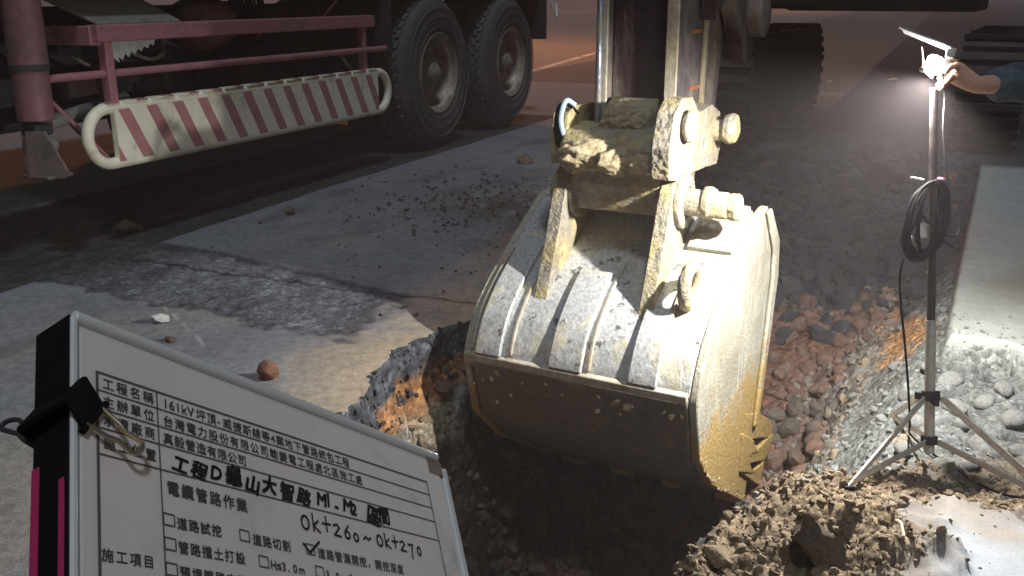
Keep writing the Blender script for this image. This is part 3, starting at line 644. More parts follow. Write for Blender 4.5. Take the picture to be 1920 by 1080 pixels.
for zc in (.80, .98):
    b = MB(); gz_prism(b, [(.56, zc), (.66, zc+.0), (.66, zc+.012), (.56, zc+.012)], -.237, -.234); asub(b, "scrape_mark", M_orange, 0)
b = MB(); gz_prism(b, [(.66, .74), (.69, 1.5), (.72, 1.5), (.69, .74)], -.2375, -.225); asub(b, "rib", M_edge, .003)
# bucket link and cylinder up the back of the arm
lk = MB()
gz_prism(lk, smooth2([(.60, 1.02), (.64, 1.06), (.76, 1.09), (.88, .98), (.98, .86), (1.06, .90), (1.08, 1.05), (1.02, 1.22), (.80, 1.30), (.62, 1.20)], 4), -.225, -.17)
linkp = lk.build("bucket_link", M_arm, exc, bevel=.010)
lsub = lambda mb, nm, m, bev=.004: mb.build(nm, m, linkp, bevel=bev)
b = MB(); b.lathe([(0, 0), (.075, 0), (.075, .05), (.04, .06), (0, .06)], E(-.17, 1.01, 1.03), BW, 24); lsub(b, "pin_cap", M_armside)
b = MB(); b.tube([E(-.37, .98, 1.05), E(-.37, 1.02, 1.7)], .04, 14); lsub(b, "cylinder_rod", M_chrome, 0)
b = MB(); b.tube([E(-.37, 1.02, 1.7), E(-.37, 1.06, 2.6)], .075, 16); lsub(b, "cylinder_barrel", M_dark, 0)
for o_ in list(bucket.children)+list(coupler.children)+[coupler]:
    nm_ = o_.name.split('.')[0]
    if nm_ in ("pin_cap", "pin_nut", "pivot_pin", "cheek", "cross_block", "link_head", "rear_pin", "coupler", "pin_collar", "pin"): caked(o_, .006 if nm_ in ("cheek", "cross_block", "coupler", "link_head") else .005, .03, 5 if nm_ in ("cheek", "coupler", "cross_block") else 2)
    if nm_ == "ear": caked(o_, .0045, .03, 5); [caked(c_, .008, .025, 2) for c_ in o_.children]
    if nm_ in ("side_cutter", "tooth"): caked(o_, .006, .025, 4)
    if nm_ == "lifting_eye": caked(o_, .006, .03, 1)
# boom, house, undercarriage (far behind)
bo = MB(); gz_prism(bo, [(.36, 2.35), (.42, 2.75), (1.0, 2.98), (3.2, 3.3), (5.0, 2.4), (6.1, 1.5), (5.75, 1.25), (4.6, 2.0), (3.1, 2.75), (1.1, 2.45)], -.56, -.18)
bo.build("boom", M_orange, exc, bevel=.02)
tr_c = G(1350, 258)                                   # front end of the crawler seen left of the lamp
TF = tr_c+BG*0
for k, off in ((0, 0.0), (1, 1.9)):
    c = TF+BW*off; L_, R_ = 2.7, .40
    path = [(R_-R_*math.sin(t), R_+R_*math.cos(t)) for t in np.linspace(0, math.pi, 12)]+[(L_-R_+R_*math.sin(t), R_-R_*math.cos(t)) for t in np.linspace(0, math.pi, 12)]
    b = MB(); b.prism(path, c, BG, ZA, BW, -.21, .21); t_ = b.build("crawler_track", M_track, exc, bevel=.01)
    pad = MB(); P2 = spline([(a, q, 0) for a, q in path], 4, True)
    per = np.cumsum([0]+[np.linalg.norm(P2[i]-P2[i-1]) for i in range(1, len(P2))])
    for s_ in np.arange(0, per[-1], .11):
        i = int(np.searchsorted(per, s_)); i = min(max(i, 1), len(P2)-1); p = P2[i]; tt = P2[i]-P2[i-1]; tt /= np.linalg.norm(tt); nn = np.array([-tt[1], tt[0], 0])
        cc = np.array([L_/2, R_, 0]);
        if np.dot(p-np.array([np.clip(p[0], R_, L_-R_), R_, 0]), nn) < 0: nn = -nn
        A = (BW, BG*tt[0]+ZA*tt[1], BG*nn[0]+ZA*nn[1]); pad.box(c+BG*p[0]+ZA*p[1]+A[2]*.018, (.44, .055, .035), A)
    pad.build("track_pad", M_track, t_, bevel=.004)["kind"] = "stuff"
b = MB(); c = TF+BW*.95+BG*1.35; b.box(c+ZA*1.09+BG*.2, (1.5, 1.1, .24), (BW, BG, ZA)); b.build("undercarriage", M_track, exc, bevel=.03)
b = MB(); b.box(c+ZA*1.78+BG*.45, (2.2, 2.7, 1.35), (BW, BG, ZA), taper=.94); hs = b.build("house", M_dark, exc, bevel=.06)
b = MB(); b.box(c+ZA*1.75-BG*1.2-BW*.75, (.9, .5, 1.5), (BW, BG, ZA), taper=.92); b.build("cab", M_dark, exc, bevel=.05)
b = MB(); b.lathe([(0, 0), (.5, 0), (.5, .14), (0, .14)], c+ZA*1.2, ZA, 32); b.build("slewing_ring", M_dark, exc)

# ------------------------------------------------------------------ crane truck (s along, q inward, z up)
T0 = G(235, 446.0); QD = -ND
def T(s, q, z): return np.array([T0[0], T0[1], 0])+TD*s+QD*q+np.array([0, 0, z])
truck = thing("crane_truck", T(2, 1.25, 0), "dusty red crane truck with striped side guard and two big rear wheels", "truck")
tb = lambda mb, nm, m, bev=.006, par=None: mb.build(nm, m, par or truck, bevel=bev)
# side guard: stadium tube loop and striped panel
gl = MB(); R_ = .125; zc = .482
loop = [T(-R_*math.sin(t)-.02, 0, zc+R_*math.cos(t)) for t in np.linspace(0, math.pi, 14)]+[T(2.32+R_*math.sin(t), 0, zc-R_*math.cos(t)) for t in np.linspace(0, math.pi, 14)]
gl.tube(loop, .027, 14, True); guard = tb(gl, "side_guard", M_cream, 0)
pn = MB(); NS = 13; S0, S1 = .0, 2.28; per = (S1-S0)/NS; zt, zb = zc+.118, zc-.118; qf = -.0275
def panel_strip(a0, a1, b0, b1, mi):
    def cl(a): return min(max(a, S0), S1)
    # slanted band clipped to the panel
    pts = []
    poly = [(a0, zt), (a1, zt), (b1, zb), (b0, zb)]
    def clip(poly, s, keep):
        out = []
        for i in range(len(poly)):
            p, q = poly[i], poly[(i+1) % len(poly)]; ip, iq = keep(p[0]-s) >= 0, keep(q[0]-s) >= 0
            if ip: out.append(p)
            if ip != iq:
                t = (s-p[0])/(q[0]-p[0]); out.append((s, p[1]+(q[1]-p[1])*t))
        return out
    poly = clip(clip(poly, S0, lambda d: d), S1, lambda d: -d)
    if len(poly) >= 3: pn.add([T(s, qf, z) for s, z in poly], [tuple(range(len(poly)))], mi)
sl = .125
for k in range(-2, NS+1):
    a = S0+k*per+.02; panel_strip(a, a+.072, a+sl, a+sl+.072, 1); panel_strip(a+.072, a+per, a+sl+.072, a+sl+per, 0)
pn.box(T((S0+S1)/2, -.012, zc), (S1-S0, .028, zt-zb), (TD, QD, ZA), 0)
tb(pn, "striped_panel", [M_cream, M_stripe], 0, guard)
pn2 = MB()                                       # folded top lip of the panel with the stripes running over
for k in range(NS):
    a = S0+k*per
    pn2.box(T(a+per/2+.03, -.004, zc+R_+.024), (per-.0705, .05, .007), (TD, QD, ZA), 0); pn2.box(T(a+.0, -.004, zc+R_+.024), (.0705, .05, .0072), (TD, QD, ZA), 1)
tb(pn2, "panel_lip", [M_cream, M_stripe], 0, guard)
fr_ = MB(); fr_.box(T(1.13, .02, .935), (2.32, .07, .075), (TD, QD, ZA)); frame = tb(fr_, "guard_frame", M_red, .006)
fs_ = lambda mb, nm, m=M_red, bev=.005: tb(mb, nm, m, bev, frame)
fs_(MB().tube([T(-.34, .03, .757), T(2.42, -.01, .757)], .018, 12), "rail", M_red, .002)
fs_(MB().bar(T(.035, .02, .59), T(.035, .02, .90), .05, .045, TD), "post")
fs_(MB().bar(T(2.18, .02, .59), T(2.18, .02, .90), .045, .04, TD), "post")
fs_(MB().box(T(-.01, .27, .925), (.07, .5, .085), (TD, QD, ZA)), "cross_beam")
fs_(MB().bar(T(-.33, .10, .755), T(.02, .06, .36), .03, .02, TD), "brace")
fs_(MB().bar(T(.12, .16, .80), T(.10, .06, .50), .10, .02, TD), "inner_post", M_reddark)
fs_(MB().tube([T(-.36, .30, .90), T(-.32, .20, .78), T(-.28, .14, .66)], .028, 10), "gas_strut", M_dark, 0)
fs_(MB().tube([T(-.33, .18, .74), T(-.30, .15, .60)], .017, 10), "strut_rod", M_grey, 0)
b = MB(); b.prism([(0, 0), (.52, 0), (.55, .32), (-.04, .32)], T(.0, .01, .975), TD, QD*.93+ZA*.36, np.cross(TD, QD*.93+ZA*.36), -.006, .006); fs_(b, "step_plate", M_grey, .003)
teeth = [(.04, 0)]+[(.40, 0)]
for k in range(6): teeth += [(.38-.045*k, -.03-.012*k), (.36-.045*k, -.02-.010*k)]
b = MB(); b.prism(teeth+[(.13, -.10)], T(.02, .09, .895), TD, QD*.3+ZA*.95, np.cross(TD, QD), -.004, .004); fs_(b, "grating", mat("pale_grating", (.55, .58, .58), .5, .2), .001)
fs_(MB().tube([T(1.9, .12, .97), T(2.25, .10, 1.2)], .008, 6), "stay_wire", M_pink, 0)
fs_(MB().tube([T(1.95, .05, .745), T(2.1, .03, .60)], .010, 6), "stay_rod", M_grey, 0)
# air tank and hoses behind the rail
b = MB(); b.lathe([(0, 0), (.09, .01), (.13, .05), (.135, .1), (.135, .5), (.12, .55), (0, .57)], T(.98, .40, .93), TD, 28); tank = tb(b, "air_tank", M_pink, 0)
b = MB()
for k in range(9):
    s_ = 1.20+.035*k; b.tube(spline([T(s_-.05, .30, 1.16-.01*k), T(s_, .25, 1.06), T(s_+.03, .22+.01*k, .93-.012*k), T(s_-.05, .28, .80), T(s_-.16, .36, .76+.012*k)], 7), .008+.002*(k % 3), 7)
tb(b, "hose_bundle", M_black, 0)
for k in range(5):
    b = MB(); b.box(T(.35+.33*k, .62+.05*(k % 2), .62+.05*((k*3) % 4)), (.22, .25, .20+.06*(k % 3)), (TD, QD, ZA)); tb(b, "valve_box", M_dark if k % 2 else M_reddark, .02)
b = MB()
for k in range(4): b.tube(spline([T(.2+.35*k, .50, .86), T(.4+.35*k, .46, .74+.03*k), T(.6+.35*k, .52, .80)], 6), .011, 7)
tb(b, "air_line", M_grey, 0)
# chassis, deck, cross members
b = MB(); b.box(T(1.0, .85, .88), (9.5, .12, .30), (TD, QD, ZA)); b.box(T(1.0, 1.65, .88), (9.5, .12, .30), (TD, QD, ZA)); chassis = tb(b, "chassis", M_reddark, .01)
b = MB(); b.box(T(1.2, 1.25, 1.30), (8.6, 2.45, .22), (TD, QD, ZA)); tb(b, "deck", M_reddark, .02)
b = MB(); b.box(T(1.0, 1.0, .66), (2.6, .5, .45), (TD, QD, ZA)); tb(b, "fuel_tank", M_dark, .06)
b = MB(); b.box(T(-4.3, 1.25, 1.75), (2.0, 2.35, 2.2), (TD, QD, ZA), taper=.93); cab = tb(b, "cab", M_red, .08)
b = MB(); b.lathe([(0, 0), (.55, 0), (.5, 1.1), (.25, 1.4), (0, 1.4)], T(-2.4, 1.25, 1.41), ZA, 24); tb(b, "crane_column", M_red, .02)
b = MB(); b.bar(T(-2.4, 1.25, 2.7), T(3.6, 1.25, 3.0), .4, .45); tb(b, "crane_boom", M_red, .02)
b = MB(); b.box(T(2.52, .30, 1.0), (.02, .60, .55), (TD, QD, ZA)); tb(b, "mudguard", M_dark, .004)
b = MB(); b.box(T(5.35, .3, 1.0), (.02, .60, .6), (TD, QD, ZA)); b.tube(spline([T(5.36, -.02, 1.1), T(5.40, -.06, .93), T(5.48, -.05, .90), T(5.55, -.02, 1.02)], 6), .010, 8, mi=1); tb(b, "mud_flap", [M_dark, M_white], .004)
# outrigger jack, retracted above the ground
jb = T(-.30, .52, 0)
def TRq(px, py, s):     # point of the plane s = const seen at a pixel
    r = ray(px, py); o = T(s, 0, 0); d = np.dot(o-CC, TD)/np.dot(r, TD); return CC+d*r
JT, JB = TRq(40, 20, -.35), TRq(68, 225, -.35); JF = TRq(72, 312, -.35)
ax = (JT-JB); ax /= np.linalg.norm(ax)
jk = MB(); jk.tube([JB+ax*.22, JB+ax*1.6], .078, 24); jack = tb(jk, "outrigger", M_jack, .004)
js = lambda mb, nm, m=M_jack, bev=.004: tb(mb, nm, m, bev, jack)
js(MB().tube([JB+ax*.205, JB+ax*.235], .0795, 24), "seal_band", M_dark, .002)
js(MB().tube([JB, JB+ax*.21], .074, 24), "inner_leg", M_jack, .004)
fo = JB-ax*.02; vx, vy = TD*.3+QD*-.95, TD
js(MB().box(fo-ax*.02, (.09, .09, .05), (ND, TD, ax)), "ankle", M_dark, .01)
for dq in (-.05, .05):
    b = MB(); b.prism([(-.05, .0), (.04, .0), (.12, -.17), (.10, -.20), (-.06, -.20)], fo+ND*(-.02+dq)*1.0-ax*.02, TD*.35+ND*.94, ax, np.cross(TD*.35+ND*.94, ax), -.006+dq, .006+dq); js(b, "foot_bracket", M_foot, .004)
b = MB(); b.lathe([(.018, -.03), (.034, -.03), (.034, .03), (.018, .03)], fo-ax*.09+ND*.05, -TD*.9+ND*.4, 20, closed=True); js(b, "foot_pin", M_grey, .003)
js(MB().box(fo-ax*.215+ND*.02, (.17, .13, .016), (ND, TD, ax)), "foot_pad", M_foot, .006)
js(MB().tube([fo+ND*.0-ax*.0+TD*.05, fo+TD*.75+QD*.25+ZA*.03], .035, 12), "outrigger_beam", M_grey, .003)
# wheels
def make_wheel(s):
    c = T(s, 0, .54); wh = bpy.data.objects.new("wheel", None); sc.collection.objects.link(wh); wh.parent = truck; wh.location = tuple(c-WL(truck))
    A = -QD                                   # outward axis (towards the camera side)
    R0 = .54
    tyre = MB(); tyre.lathe([(.285, -.03), (.30, -.002), (.36, .012), (.44, .008), (.50, -.012), (.525, -.035), (R0-.005, -.055), (R0-.003, -.25), (.525, -.275), (.44, -.30), (.36, -.305), (.29, -.28)], c, A, 72, closed=True)
    ty = tyre.build("tyre", M_rubber, wh, smooth=50)
    rb = MB()
    for r in (.335, .405, .47): rb.lathe([(r-.004, .006), (r, .0145), (r+.004, .006)], c, A, 72, closed=True)
    rb.build("sidewall_rib", M_rubber, ty)
    tread = MB(); x = np.cross(A, ZA); nb = 44
    for row, hh in enumerate((-.075, -.118, -.155, -.192, -.235)):
        for k in range(nb):
            a = 2*math.pi*(k+.5*(row % 2))/nb; rd = x*math.cos(a)+ZA*math.sin(a); tg = -x*math.sin(a)+ZA*math.cos(a)
            A2 = A*math.cos(.25)+tg*math.sin(.25)*(1 if row % 2 else -1); T2 = np.cross(rd, A2)
            tread.box(c+A*hh+rd*(R0+.001), (.034, .062, .022), (A2, T2, rd))
    tread.build("tread", M_tread, ty, bevel=.003, seg=1)
    rim = MB(); rim.lathe([(.292, -.03), (.298, .0), (.29, .008), (.280, .0), (.268, -.03), (.255, -.05), (.250, -.15), (.235, -.165), (.12, -.172), (.115, -.12), (.10, -.10), (.0, -.10)], c, A, 56, caps=False)
    rm = rim.build("rim", M_rim, wh, smooth=35)
    rg_ = MB(); rg_.lathe([(.255, -.05), (.272, -.022), (.268, -.05)], c, A, 56, closed=True); rg_.build("lock_ring", M_edge, rm)
    hb = MB(); hb.lathe([(.085, -.10), (.075, -.03), (.045, -.015), (.03, .0), (.012, .005), (0, .005)], c, A, 28); h_ = hb.build("hub", M_rim, wh, smooth=35)
    for k in range(10):
        a = 2*math.pi*k/10; p = c+A*-.165+(x*math.cos(a)+ZA*math.sin(a))*.165
        nb_ = MB(); nb_.lathe([(.018, 0), (.018, .022), (.010, .03), (0, .03)], p, A, 6); nb_.build("wheel_nut", M_rim, h_, smooth=25)
    inner_ = MB(); inner_.lathe([(.285, -.34), (.36, -.325), (.5, -.345), (R0, -.385), (R0, -.56), (.5, -.6), (.29, -.59)], c, A, 48, closed=True); inner_.build("inner_tyre", M_rubber, wh)
    return wh
uw = UV(G(825, 272))[0]-UV(T0)[0]
make_wheel(uw); make_wheel(uw+1.34)
b = MB(); b.bar(T(uw, .3, .54), T(uw, 2.3, .54), .14, .14); b.bar(T(uw+1.34, .3, .54), T(uw+1.34, 2.3, .54), .14, .14); tb(b, "axle", M_dark, .02)
for s_ in (uw, uw+1.34):
    b = MB(); b.lathe([(.29, -.13), (.5, -.14), (.54, -.08), (.54, .08), (.5, .14), (.29, .13)], T(s_, 2.2, .54), QD, 40, closed=True); tb(b, "far_tyre", M_rubber, 0)
for q_ in (.25, 2.2):
    b = MB(); b.lathe([(0, -.1), (.29, -.13), (.5, -.14), (.54, -.08), (.54, .08), (.5, .14), (.29, .13), (0, .1)], T(-3.4, q_, .54), QD, 40); tb(b, "front_tyre", M_rubber, 0)

# ------------------------------------------------------------------ work lamp on its tripod
LB = W(1742, 842, 2.37); LTp = W(1752, 166, 2.345)
la = LTp-LB; LL = np.linalg.norm(la); la /= LL
lamp = thing("work_lamp", LB, "lit work lamp on a slim steel tripod beside the trench", "lamp")
ls = lambda mb, nm, m=M_pole, bev=.0015, par=None: mb.build(nm, m, par or lamp, bevel=bev)
def LPp(t): return LB+la*t
CU_ = W(1742, 742, 2.366); CL = W(1742, 825, 2.37)
tC = np.dot(CU_-LB, la); tL = np.dot(CL-LB, la)
ls(MB().tube([LPp(-.01), LPp(LL*.36)], .0125, 16), "pole")
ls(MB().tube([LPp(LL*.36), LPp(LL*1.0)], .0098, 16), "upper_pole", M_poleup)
b = MB(); b.lathe([(.013, -.012), (.02, -.012), (.02, .012), (.013, .012)], LPp(tC), la, 20, closed=True)
for k in range(3):
    a_ = k*2.1+.6; d = np.array([math.cos(a_), math.sin(a_), 0]); b.box(LPp(tC)+d*.024-la*.004, (.022, .014, .018), (d, np.cross(la, d), la))
b.tube([LPp(tC)+CR*.01, LPp(tC)+CR*.045-ZA*.02], .004, 8); ls(b, "collar", M_dark)
b = MB(); b.lathe([(.013, -.010), (.02, -.010), (.02, .010), (.013, .010)], LPp(tL), la, 20, closed=True); ls(b, "lower_collar", M_dark)
F1 = on_ground(1590, 918); F2 = W(2010, 935, 2.25); F2[2] = zat(F2); F3 = W(1668, 770, 2.85); F3[2] = zat(F3)
for Fp in (F1, F2, F3):
    dv = Fp-LPp(tC); h_ = np.array([dv[0], dv[1], 0]); h_ /= np.linalg.norm(h_); sd = np.cross(h_, ZA)
    lg = ls(MB().bar(LPp(tC)+h_*.028, Fp+ZA*.004, .017, .006, sd), "leg", M_pole)
    md = LPp(tC)+(Fp-LPp(tC))*.86
    ls(MB().bar(LPp(tL)+h_*.02, Fp+ZA*.008+(LPp(tC)-Fp)*.05, .016, .005, sd), "stay", M_pole, .0015, lg)
    ls(MB().box(Fp+ZA*.006, (.026, .02, .012)), "foot", M_black, .003, lg)
# head: visor plate, housing, lit tube
hc = W(1750, 122, 2.34)
def HV(px, py, d): return W(px, py, d)
v1_, v2_ = HV(1690, 52, 2.35), HV(1786, 90, 2.29); vxa = v2_-v1_; vl_ = np.linalg.norm(vxa); vxa /= vl_
vya = np.cross(ZA, vxa)-.32*ZA; vya -= vxa*np.dot(vya, vxa); vya /= np.linalg.norm(vya); vza = np.cross(vxa, vya)
hd = MB(); cc = (v1_+v2_)/2
hd.box(cc+vya*.022, (vl_, .05, .004), (vxa, vya, vza)); head = ls(hd, "visor", M_visor, .001)
ls(MB().bar(cc-vxa*vl_*.5+vya*-.02-vza*.004, cc+vxa*vl_*.5+vya*-.02-vza*.004, .016, .004, vza), "visor_rim", M_visor, .001, head)
ls(MB().bar(v2_+vya*.0, v2_+vya*.0-ZA*.022-CR*.004, .02, .004, vya), "visor_tab", M_visor, .001, head)
b = MB(); b.tube([hc+CR*-.022+ZA*-.012, W(1728, 88, 2.335)], .0022, 6); b.tube([hc+CR*.030+ZA*-.06, hc+CR*.030+ZA*.035], .0028, 6); ls(b, "bracket", M_pole, 0)
b = MB(); b.box(hc+CR*.030-ZA*.004+CF*.006, (.022, .026, .040)); ls(b, "lamp_holder", M_lampoff, .003)
sp_ = bpy.data.lights.new("work_light", 'SPOT'); spo = bpy.data.objects.new("work_light", sp_); sc.collection.objects.link(spo)
sp_.energy = LAMP_W; sp_.shadow_soft_size = .018; sp_.spot_size = math.radians(170); sp_.spot_blend = .5; sp_.color = (1, .975, .92)
spo.location = tuple(hc-ZA*.029-CR*.006-WL(lamp)); spo.parent = lamp; spo.rotation_euler = Vector((.33, -.05, .94)).to_track_quat('Z', 'Y').to_euler()
b = MB(); pr = [(0, -.022), (.016, -.020), (.018, -.014), (.018, .016), (.012, .022), (0, .023)]
b.lathe(pr, hc, ZA*.96+CR*.28, 20); ls(b, "bulb", M_bulb, 0)
b = MB(); b.blob(W(1730, 130, 2.34), .008, 2, .1); b.bar(W(1730, 130, 2.34), hc-ZA*.03, .006, .006); ls(b, "wing_nut", M_visor, 0)
# cable coil hung on the pole
hk = W(1745, 338, 2.380); cab_ = thing("power_cable", W(1742, 480, 2.360), "black power cable coiled on the lamp pole and trailing over the bank", "cable")
b = MB(); rc = random.Random(5)
for k in range(15):
    q_ = rc.random()**1.3; dd = 2.335+.012*math.sin(k*1.7)+.004*k/3; X = lambda x: 1746+(x-1746)*(1-.62*q_)+rc.uniform(-5, 5); Y = lambda y: y+rc.uniform(-7, 7)-(y-338)*.12*q_
    pts = [W(X(1752), 338+8*q_, dd), W(X(1718), Y(366), dd-.012), W(X(1695), Y(420), dd-.02), W(X(1690), Y(455), dd-.02), W(X(1706), Y(484), dd-.02), W(X(1736), Y(482), dd-.015), W(X(1764), Y(452), dd), W(X(1780), Y(400), dd+.012), W(X(1774), Y(354), dd+.012)]
    b.tube(spline(pts, 7, True), .0032, 7, True)
b.build("cable_coil", M_black, cab_)
b = MB(); b.tube(spline([W(1778, 345, 2.360), W(1768, 250, 2.370), W(1771, 180, 2.380), W(1768, 140, 2.280)], 8), .0020, 6); b.tube(spline([W(1694, 485, 2.340), W(1687, 520, 2.340), W(1690, 580, 2.36), W(1698, 660, 2.40), W(1704, 745, 2.45), W(1706, 800, 2.50)], 8), .0030, 7)
gp = [on_ground(1706, 822), on_ground(1740, 852), on_ground(1790, 888), on_ground(1840, 918), on_ground(1890, 938), on_ground(1960, 945)]
b.tube(spline([W(1706, 800, 2.50)]+[p+ZA*.012 for p in gp], 10), .0030, 7); b.build("cable_run", M_black, cab_)
b = MB(); b.tube(spline([W(1727, 378, 2.330), W(1730, 405, 2.325), W(1752, 425, 2.320), W(1775, 440, 2.320), W(1795, 441, 2.330), W(1800, 420, 2.340), W(1799, 388, 2.350)], 7), .003, 7); b.tube([W(1762, 445, 2.320), W(1787, 465, 2.320)], .003, 6); b.build("loose_end", M_black, cab_)
b = MB(); b.box(W(1728, 432, 2.345), (.024, .022, .034), taper=.8); b.lathe([(.011, 0), (.013, .012), (.009, .028), (0, .03)], W(1714, 445, 2.345), (-.5, 0, -.85), 14); b.build("plug", M_white, cab_, bevel=.003)
b = MB(); b.box(W(1757, 350, 2.375), (.035, .02, .045), taper=.85); b.build("tie", M_maroon, cab_, bevel=.004)
b = MB(); b.bar(W(1708, 333, 2.350), W(1732, 338, 2.350), .006, .006); b.build("hook", M_pole, cab_, bevel=.001)

# ------------------------------------------------------------------ person reaching to the lamp from the right
def skin_mesh(name, verts, edges, rad, m, parent=None, root=0, sub=2, origin=None):
    me = bpy.data.meshes.new(name); base = WL(parent) if parent else np.array(origin)
    me.from_pydata([tuple(np.array(v)-base) for v in verts], edges, []); o = bpy.data.objects.new(name, me); sc.collection.objects.link(o)
    if parent: o.parent = parent
    else: o.location = tuple(base)
    sk = o.modifiers.new("skin", 'SKIN'); sv = me.skin_vertices[0].data
    for i, r in enumerate(rad): sv[i].radius = (r, r) if np.isscalar(r) else r; sv[i].use_root = (i == root)
    sk.use_smooth_shade = True
    ss_ = o.modifiers.new("sub", 'SUBSURF'); ss_.levels = sub; ss_.render_levels = sub; me.materials.append(m); return o
wr = W(1828, 160, 2.36); kn = W(1790, 134, 2.36); elb = W(1985, 150, 2.56)
sh = np.array([1.88, 2.78, 1.25]); hipc = np.array([2.35, 3.05, .92]); neck = np.array([2.03, 2.95, 1.36]); hd_ = np.array([1.95, 2.9, 1.55]); sh2 = np.array([2.25, 3.15, 1.32])
el2 = np.array([2.30, 2.95, 1.06]); wr2 = np.array([2.10, 2.75, .95])
k1, k2 = np.array([2.30, 2.88, .48]), np.array([2.45, 3.20, .48]); a1, a2 = np.array([2.38, 2.95, .08]), np.array([2.55, 3.30, .08]); t1, t2 = a1+[-.2, -.06, -.05], a2+[-.2, -.06, -.05]
chest = np.array([2.1, 3.0, 1.22])
V_ = [hipc, (hipc+chest)/2, chest, neck, hd_, sh, elb, wr, kn, sh2, el2, wr2, hipc+[-.04, -.1, -.05], k1, a1, t1, hipc+[.06, .1, -.05], k2, a2, t2]
E_ = [(0, 1), (1, 2), (2, 3), (3, 4), (2, 5), (5, 6), (6, 7), (7, 8), (2, 9), (9, 10), (10, 11), (0, 12), (12, 13), (13, 14), (14, 15), (0, 16), (16, 17), (17, 18), (18, 19)]
R2 = [.13, .13, .14, .06, (.085, .11), .06, .042, .0225, (.016, .033), .06, .042, .028, .085, .055, .04, .035, .085, .055, .04, .035]
def finger(base, mid, tip): V_.append(base); V_.append(mid); V_.append(tip); n_ = len(V_); E_.extend([(8, n_-3), (n_-3, n_-2), (n_-2, n_-1)]); R2.extend([.0088, .0082, .0068])
finger(W(1782, 112, 2.370), W(1772, 122, 2.390), W(1764, 140, 2.400)); finger(W(1778, 124, 2.360), W(1768, 136, 2.395), W(1759, 152, 2.400))
finger(W(1777, 136, 2.350), W(1766, 152, 2.380), W(1757, 163, 2.380)); finger(W(1780, 148, 2.340), W(1766, 162, 2.350), W(1752, 177, 2.350))
finger(W(1794, 124, 2.320), W(1782, 126, 2.310), W(1772, 138, 2.325))
person = skin_mesh("person", V_, E_, R2, M_skin, origin=(2.35, 3.05, 0)); tag(person, "person in a blue grey sleeve reaching in from the right to hold the lamp", "person")
fw = wr+(elb-wr)*.16
jv = [hipc+[0, 0, .02], (hipc+chest)/2, chest, neck+[0, 0, -.06], sh, elb, wr+(elb-wr)*.55, wr+(elb-wr)*.3, fw, sh2, el2, wr2]
jk_ = skin_mesh("jacket", jv, [(0, 1), (1, 2), (2, 3), (2, 4), (4, 5), (5, 6), (6, 7), (7, 8), (2, 9), (9, 10), (10, 11)], [.165, .165, .175, .08, .085, .062, .052, .047, .043, .085, .06, .045], M_sleeve, person, sub=4)
tx = bpy.data.textures.new("folds", 'CLOUDS'); tx.noise_scale = .045; tx.noise_depth = 2
ds_ = jk_.modifiers.new("folds", 'DISPLACE'); ds_.texture = tx; ds_.strength = .022; ds_.texture_coords = 'LOCAL'
skin_mesh("trousers", [hipc, hipc+[-.04, -.1, -.05], k1, a1, hipc+[.06, .1, -.05], k2, a2], [(0, 1), (1, 2), (2, 3), (0, 4), (4, 5), (5, 6)], [.15, .11, .08, .065, .11, .08, .065], M_trouser, person)
skin_mesh("hair", [hd_+[.02, .02, .05], hd_+[0, 0, .085]], [(0, 1)], [.105, .095], M_hair, person)

# ------------------------------------------------------------------ form board in the foreground
BO = np.array([-0.13560736, 0.29158542, 0.98228438]); BX = np.array([0.51176468, 0.64692335, -0.56532034]); BY = np.array([-0.23872846, 0.73918526, 0.62977287]); BN = np.array([0.82529124, -0.18733746, 0.53272793])
def Bp(x, y, o=0): return BO+BX*x+BY*y+BN*o
board = thing("form_board", Bp(.1, -.28, -.01), "tilted clipboard with a handwritten Chinese work form, held up in the foreground", "clipboard")
bs = lambda mb, nm, m, bev=.0008, par=None, **k: mb.build(nm, m, par or board, bevel=bev, **k)
X0, X1, Y0, Y1 = -.0085, .2030, -.285, .0185
b = MB(); b.prism([(X0+.0005, Y0), (X1-.001, Y0), (X1-.001, Y1-.006), (X1-.004, Y1-.002), (X0+.0005, Y1-.0005)], Bp(0, 0), BX, BY, BN, -.0045, -.0006); bs(b, "backing", M_sheet, .0006)
b = MB(); b.prism([(X0+.003, Y0+.002), (X1-.005, Y0+.002), (X1-.005, Y1-.007), (X0+.003, Y1-.004)], Bp(0, 0), BX, BY, BN, -.0005, 0.0); paper = bs(b, "form_sheet", M_paper, 0)
b = MB(); b.tube([Bp(X0, Y1, -.0006), Bp(X1-.004, Y1-.0025, -.0006)], .0024, 14)
b.bar(Bp(X1, Y1-.008, 0), Bp(X1-.004, Y0, 0), .004, .0016, BN); b.bar(Bp(X0, Y1, .0), Bp(X0, Y0, .0), .0024, .0018, BN); bs(b, "rim", M_sheet, .0007)
b = MB(); b.prism([(X1-.0135, Y1-.0125), (X1-.002, Y1-.013), (X1-.002, Y1-.007), (X1-.004, Y1-.0035), (X1-.0135, Y1-.0045)], Bp(0, 0), BX, BY, BN, .0002, .0004); bs(b, "brown_tape", mat("brown_tape", (.22, .16, .12), .5), 0)
b = MB(); b.prism([(X0-.0012, Y0), (X0+.0002, Y0), (X0+.0002, Y1+.001), (X0-.0012, Y1+.001)], Bp(0, 0), BX, BY, BN, -.0175, -.0010); bs(b, "black_edge", M_tape, .0005)
b = MB(); b.prism([(X0-.0014, Y0), (X0-.0012, Y0), (X0-.0012, -.030), (X0-.0014, -.030)], Bp(0, 0), BX, BY, BN, -.0176, -.0140); b.prism([(X0-.0014, Y0), (X0-.0012, Y0), (X0-.0012, -.042), (X0-.0014, -.038)], Bp(0, 0), BX, BY, BN, -.0050, -.0025); bs(b, "pink_edge", M_pinkpaper, 0)
